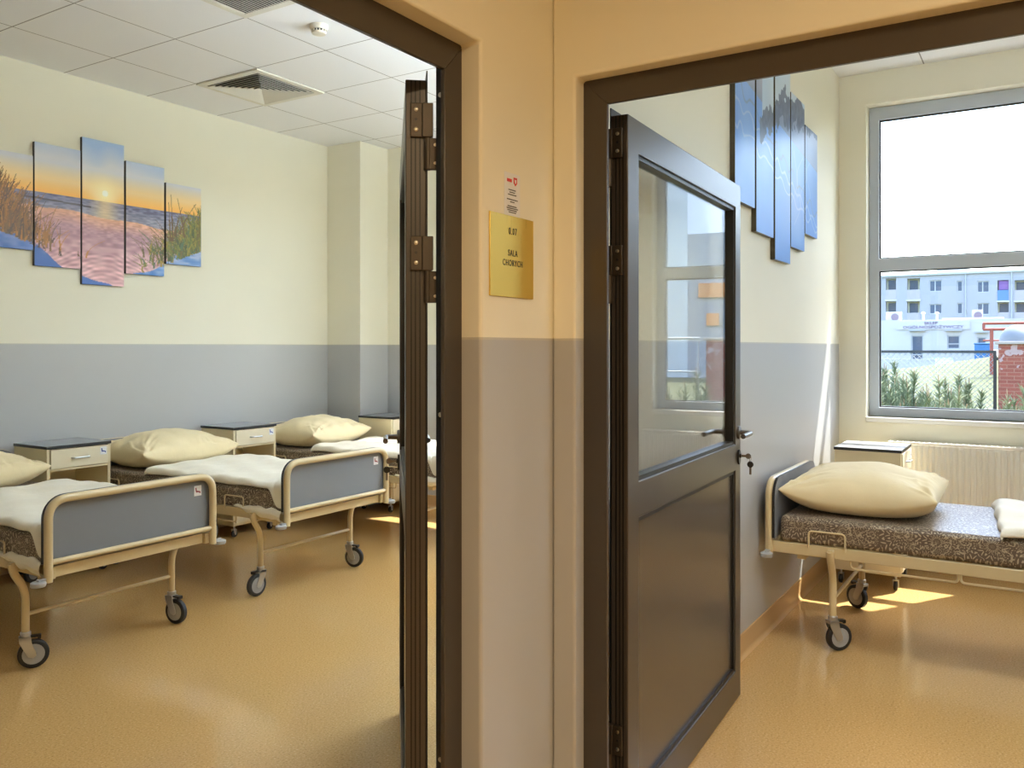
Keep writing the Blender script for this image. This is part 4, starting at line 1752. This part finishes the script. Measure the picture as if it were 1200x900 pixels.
protos = [make_pine(1, 30, 1.40, .30), make_pine(2, 30, 1.22, .31), make_pine(3, 26, 1.06, .30)]
used = set()
PINES = [(9.0, .22, 1, 'at the foot of the brick pillar'), (8.2, .52, 2, 'in front of the fence post'), (9.3, .82, 1, 'behind and left of the fence post'),
         (8.3, 1.14, 2, 'low one in the front row, middle of the window'), (9.9, 1.22, 0, 'tall one behind the middle of the row'), (10.7, .78, 0, 'tall one farther back, right of the middle'),
         (9.0, 1.42, 1, 'at the left edge of the window, front row'), (11.0, 1.42, 0, 'tall one behind the left edge of the row'), (12.0, 1.05, 1, 'farthest one, near the fence'),
         (12.0, 1.75, 0, 'farthest one at the left edge of the window'), (10.2, .28, 2, 'low one beside the brick pillar'),
         (8.9, -.45, 1, 'in front of the second window'), (9.2, -1.1, 0, 'mirrored in the door glass, left one'), (10.2, -1.7, 1, 'mirrored in the door glass, right one')]
rp = random.Random(9)
for (x, y, k, lab) in PINES:
    o = protos[k] if k not in used else copy_tree(protos[k])
    used.add(k)
    o.location = (x, y, -.12)
    o.rotation_euler = (0, 0, rp.uniform(0, 6.28))
    q = rp.uniform(.88, 1.06)
    o.scale = (q, q, q)
    tag(o, 'young pine outside the window, ' + lab, 'pine', 'young pines outside the window')

# ================================================================== LIGHT
def luminaire(loc, sx, sy, power, col, label, spread=180):
    rt = tag(empty('overhead_light', loc), label, 'lamp')
    f = B(); f.panel_holes('z', -.05, 0, -sx / 2 - .03, sx / 2 + .03, -sy / 2 - .03, sy / 2 + .03, [(-sx / 2, sx / 2, -sy / 2, sy / 2)])
    f.done('lamp_housing', 'white', rt)
    ld = bpy.data.lights.new('lamp_light', 'AREA')
    ld.shape = 'RECTANGLE'; ld.size = sx; ld.size_y = sy; ld.spread = R(spread); ld.energy = power; ld.color = col
    lo = bpy.data.objects.new('lamp_light', ld)
    COL.objects.link(lo); lo.parent = rt; lo.location = (0, 0, -.02)
    return rt


luminaire((.1, -1.0, 2.85), 1.2, .3, 48, (1., .79, .51), 'corridor ceiling lamp behind the viewer')
luminaire((-1.9, -1.0, 2.85), 1.2, .3, 24, (1., .78, .46), 'corridor ceiling lamp farther back')

luminaire((4.7, 1.95, CEIL), 1.2, .6, 2, (.96, .98, 1.), 'added fill lamp of the left room near its windows, hidden by the corridor pillar')  # this and the next: unseen fill lights added to brighten the left room
luminaire((2.9, 1.95, CEIL), 1.2, .6, 2, (.96, .98, 1.), 'added fill lamp of the left room near the door, hidden by the corridor pillar')
luminaire((3.3, .05, CEIL), .6, .6, 5, (.97, .98, 1.), 'added fill lamp of the right room above the doorway, out of view', 85)  # unseen narrow fill light added to brighten the floor


def uplight(loc, rotz, w_, power, label):
    """unseen fill light added to brighten the ceiling, in a wall-mounted trough"""
    rt = tag(empty('fill_uplight', loc, rotz), label, 'lamp')
    f = B()
    f.prism([(0, 0), (.10, .03), (.12, .09), (.112, .09), (.094, .036), (.008, .012), (.008, .09), (0, .09)], -w_ / 2 - .01, w_ / 2 + .01, 'x')
    f.done('fill_trough', 'white', rt)
    ld = bpy.data.lights.new('lamp_light', 'AREA')
    ld.shape = 'RECTANGLE'; ld.size = w_; ld.size_y = .07; ld.energy = power; ld.color = (.74, .87, 1.)
    lo = bpy.data.objects.new('lamp_light', ld)
    COL.objects.link(lo); lo.parent = rt; lo.location = (0, .06, .08); lo.rotation_euler = (PI, 0, 0)


uplight((3.6, 1.235, 2.2), 0, 1.2, 70, 'added fill uplight in the left room on the partition wall, out of view')
uplight((5.0, 1.235, 2.2), 0, 1.2, 70, 'added fill uplight in the left room near its windows, out of view')
uplight((2.12, -1.4, 2.2), R(-90), 1.2, 55, 'added fill uplight of the right room beside its doorway, out of view')

sun = bpy.data.lights.new('sun', 'SUN')
sun.energy = 11.
sun.angle = R(.55)
sun.color = (1., .96, .88)
so = bpy.data.objects.new('sun', sun)
COL.objects.link(so)
SD = Vector((-1, .62, -1.87)).normalized()
so.rotation_euler = SD.to_track_quat('-Z', 'Y').to_euler()

w = bpy.data.worlds.new('sky')
sc.world = w
w.use_nodes = True
wt = w.node_tree
sky = wt.nodes.new('ShaderNodeTexSky')
sky.sky_type = 'NISHITA'
sky.sun_disc = False
sky.sun_elevation = math.asin(-SD.z)
sky.sun_rotation = math.atan2(-SD.x, -SD.y)
sky.air_density = 1.0
sky.dust_density = 2.0
bg = wt.nodes['Background']
wt.links.new(sky.outputs[0], bg.inputs[0])
bg.inputs[1].default_value = .9

# ================================================================== CAMERA
cam = bpy.data.cameras.new('camera')
cam.sensor_width = 36
cam.lens = FPX / 1200 * 36
cam.shift_y = -43 / 1200
cam.clip_start = .02
cam.clip_end = 500
co = bpy.data.objects.new('camera', cam)
COL.objects.link(co)
co.location = (0, 0, CAM_H)
co.rotation_euler = (R(90), 0, YAW - R(90))
sc.camera = co

vs = sc.view_settings
vs.view_transform = 'Standard'
vs.look = 'None'
vs.gamma = 1
vs.use_curve_mapping = False
vs.exposure = .75
sc.cycles.max_bounces = 10
sc.cycles.diffuse_bounces = 6
sc.cycles.glossy_bounces = 4
sc.cycles.transparent_max_bounces = 16
sc.cycles.sample_clamp_indirect = 6
sc.cycles.caustics_reflective = False
sc.cycles.caustics_refractive = False
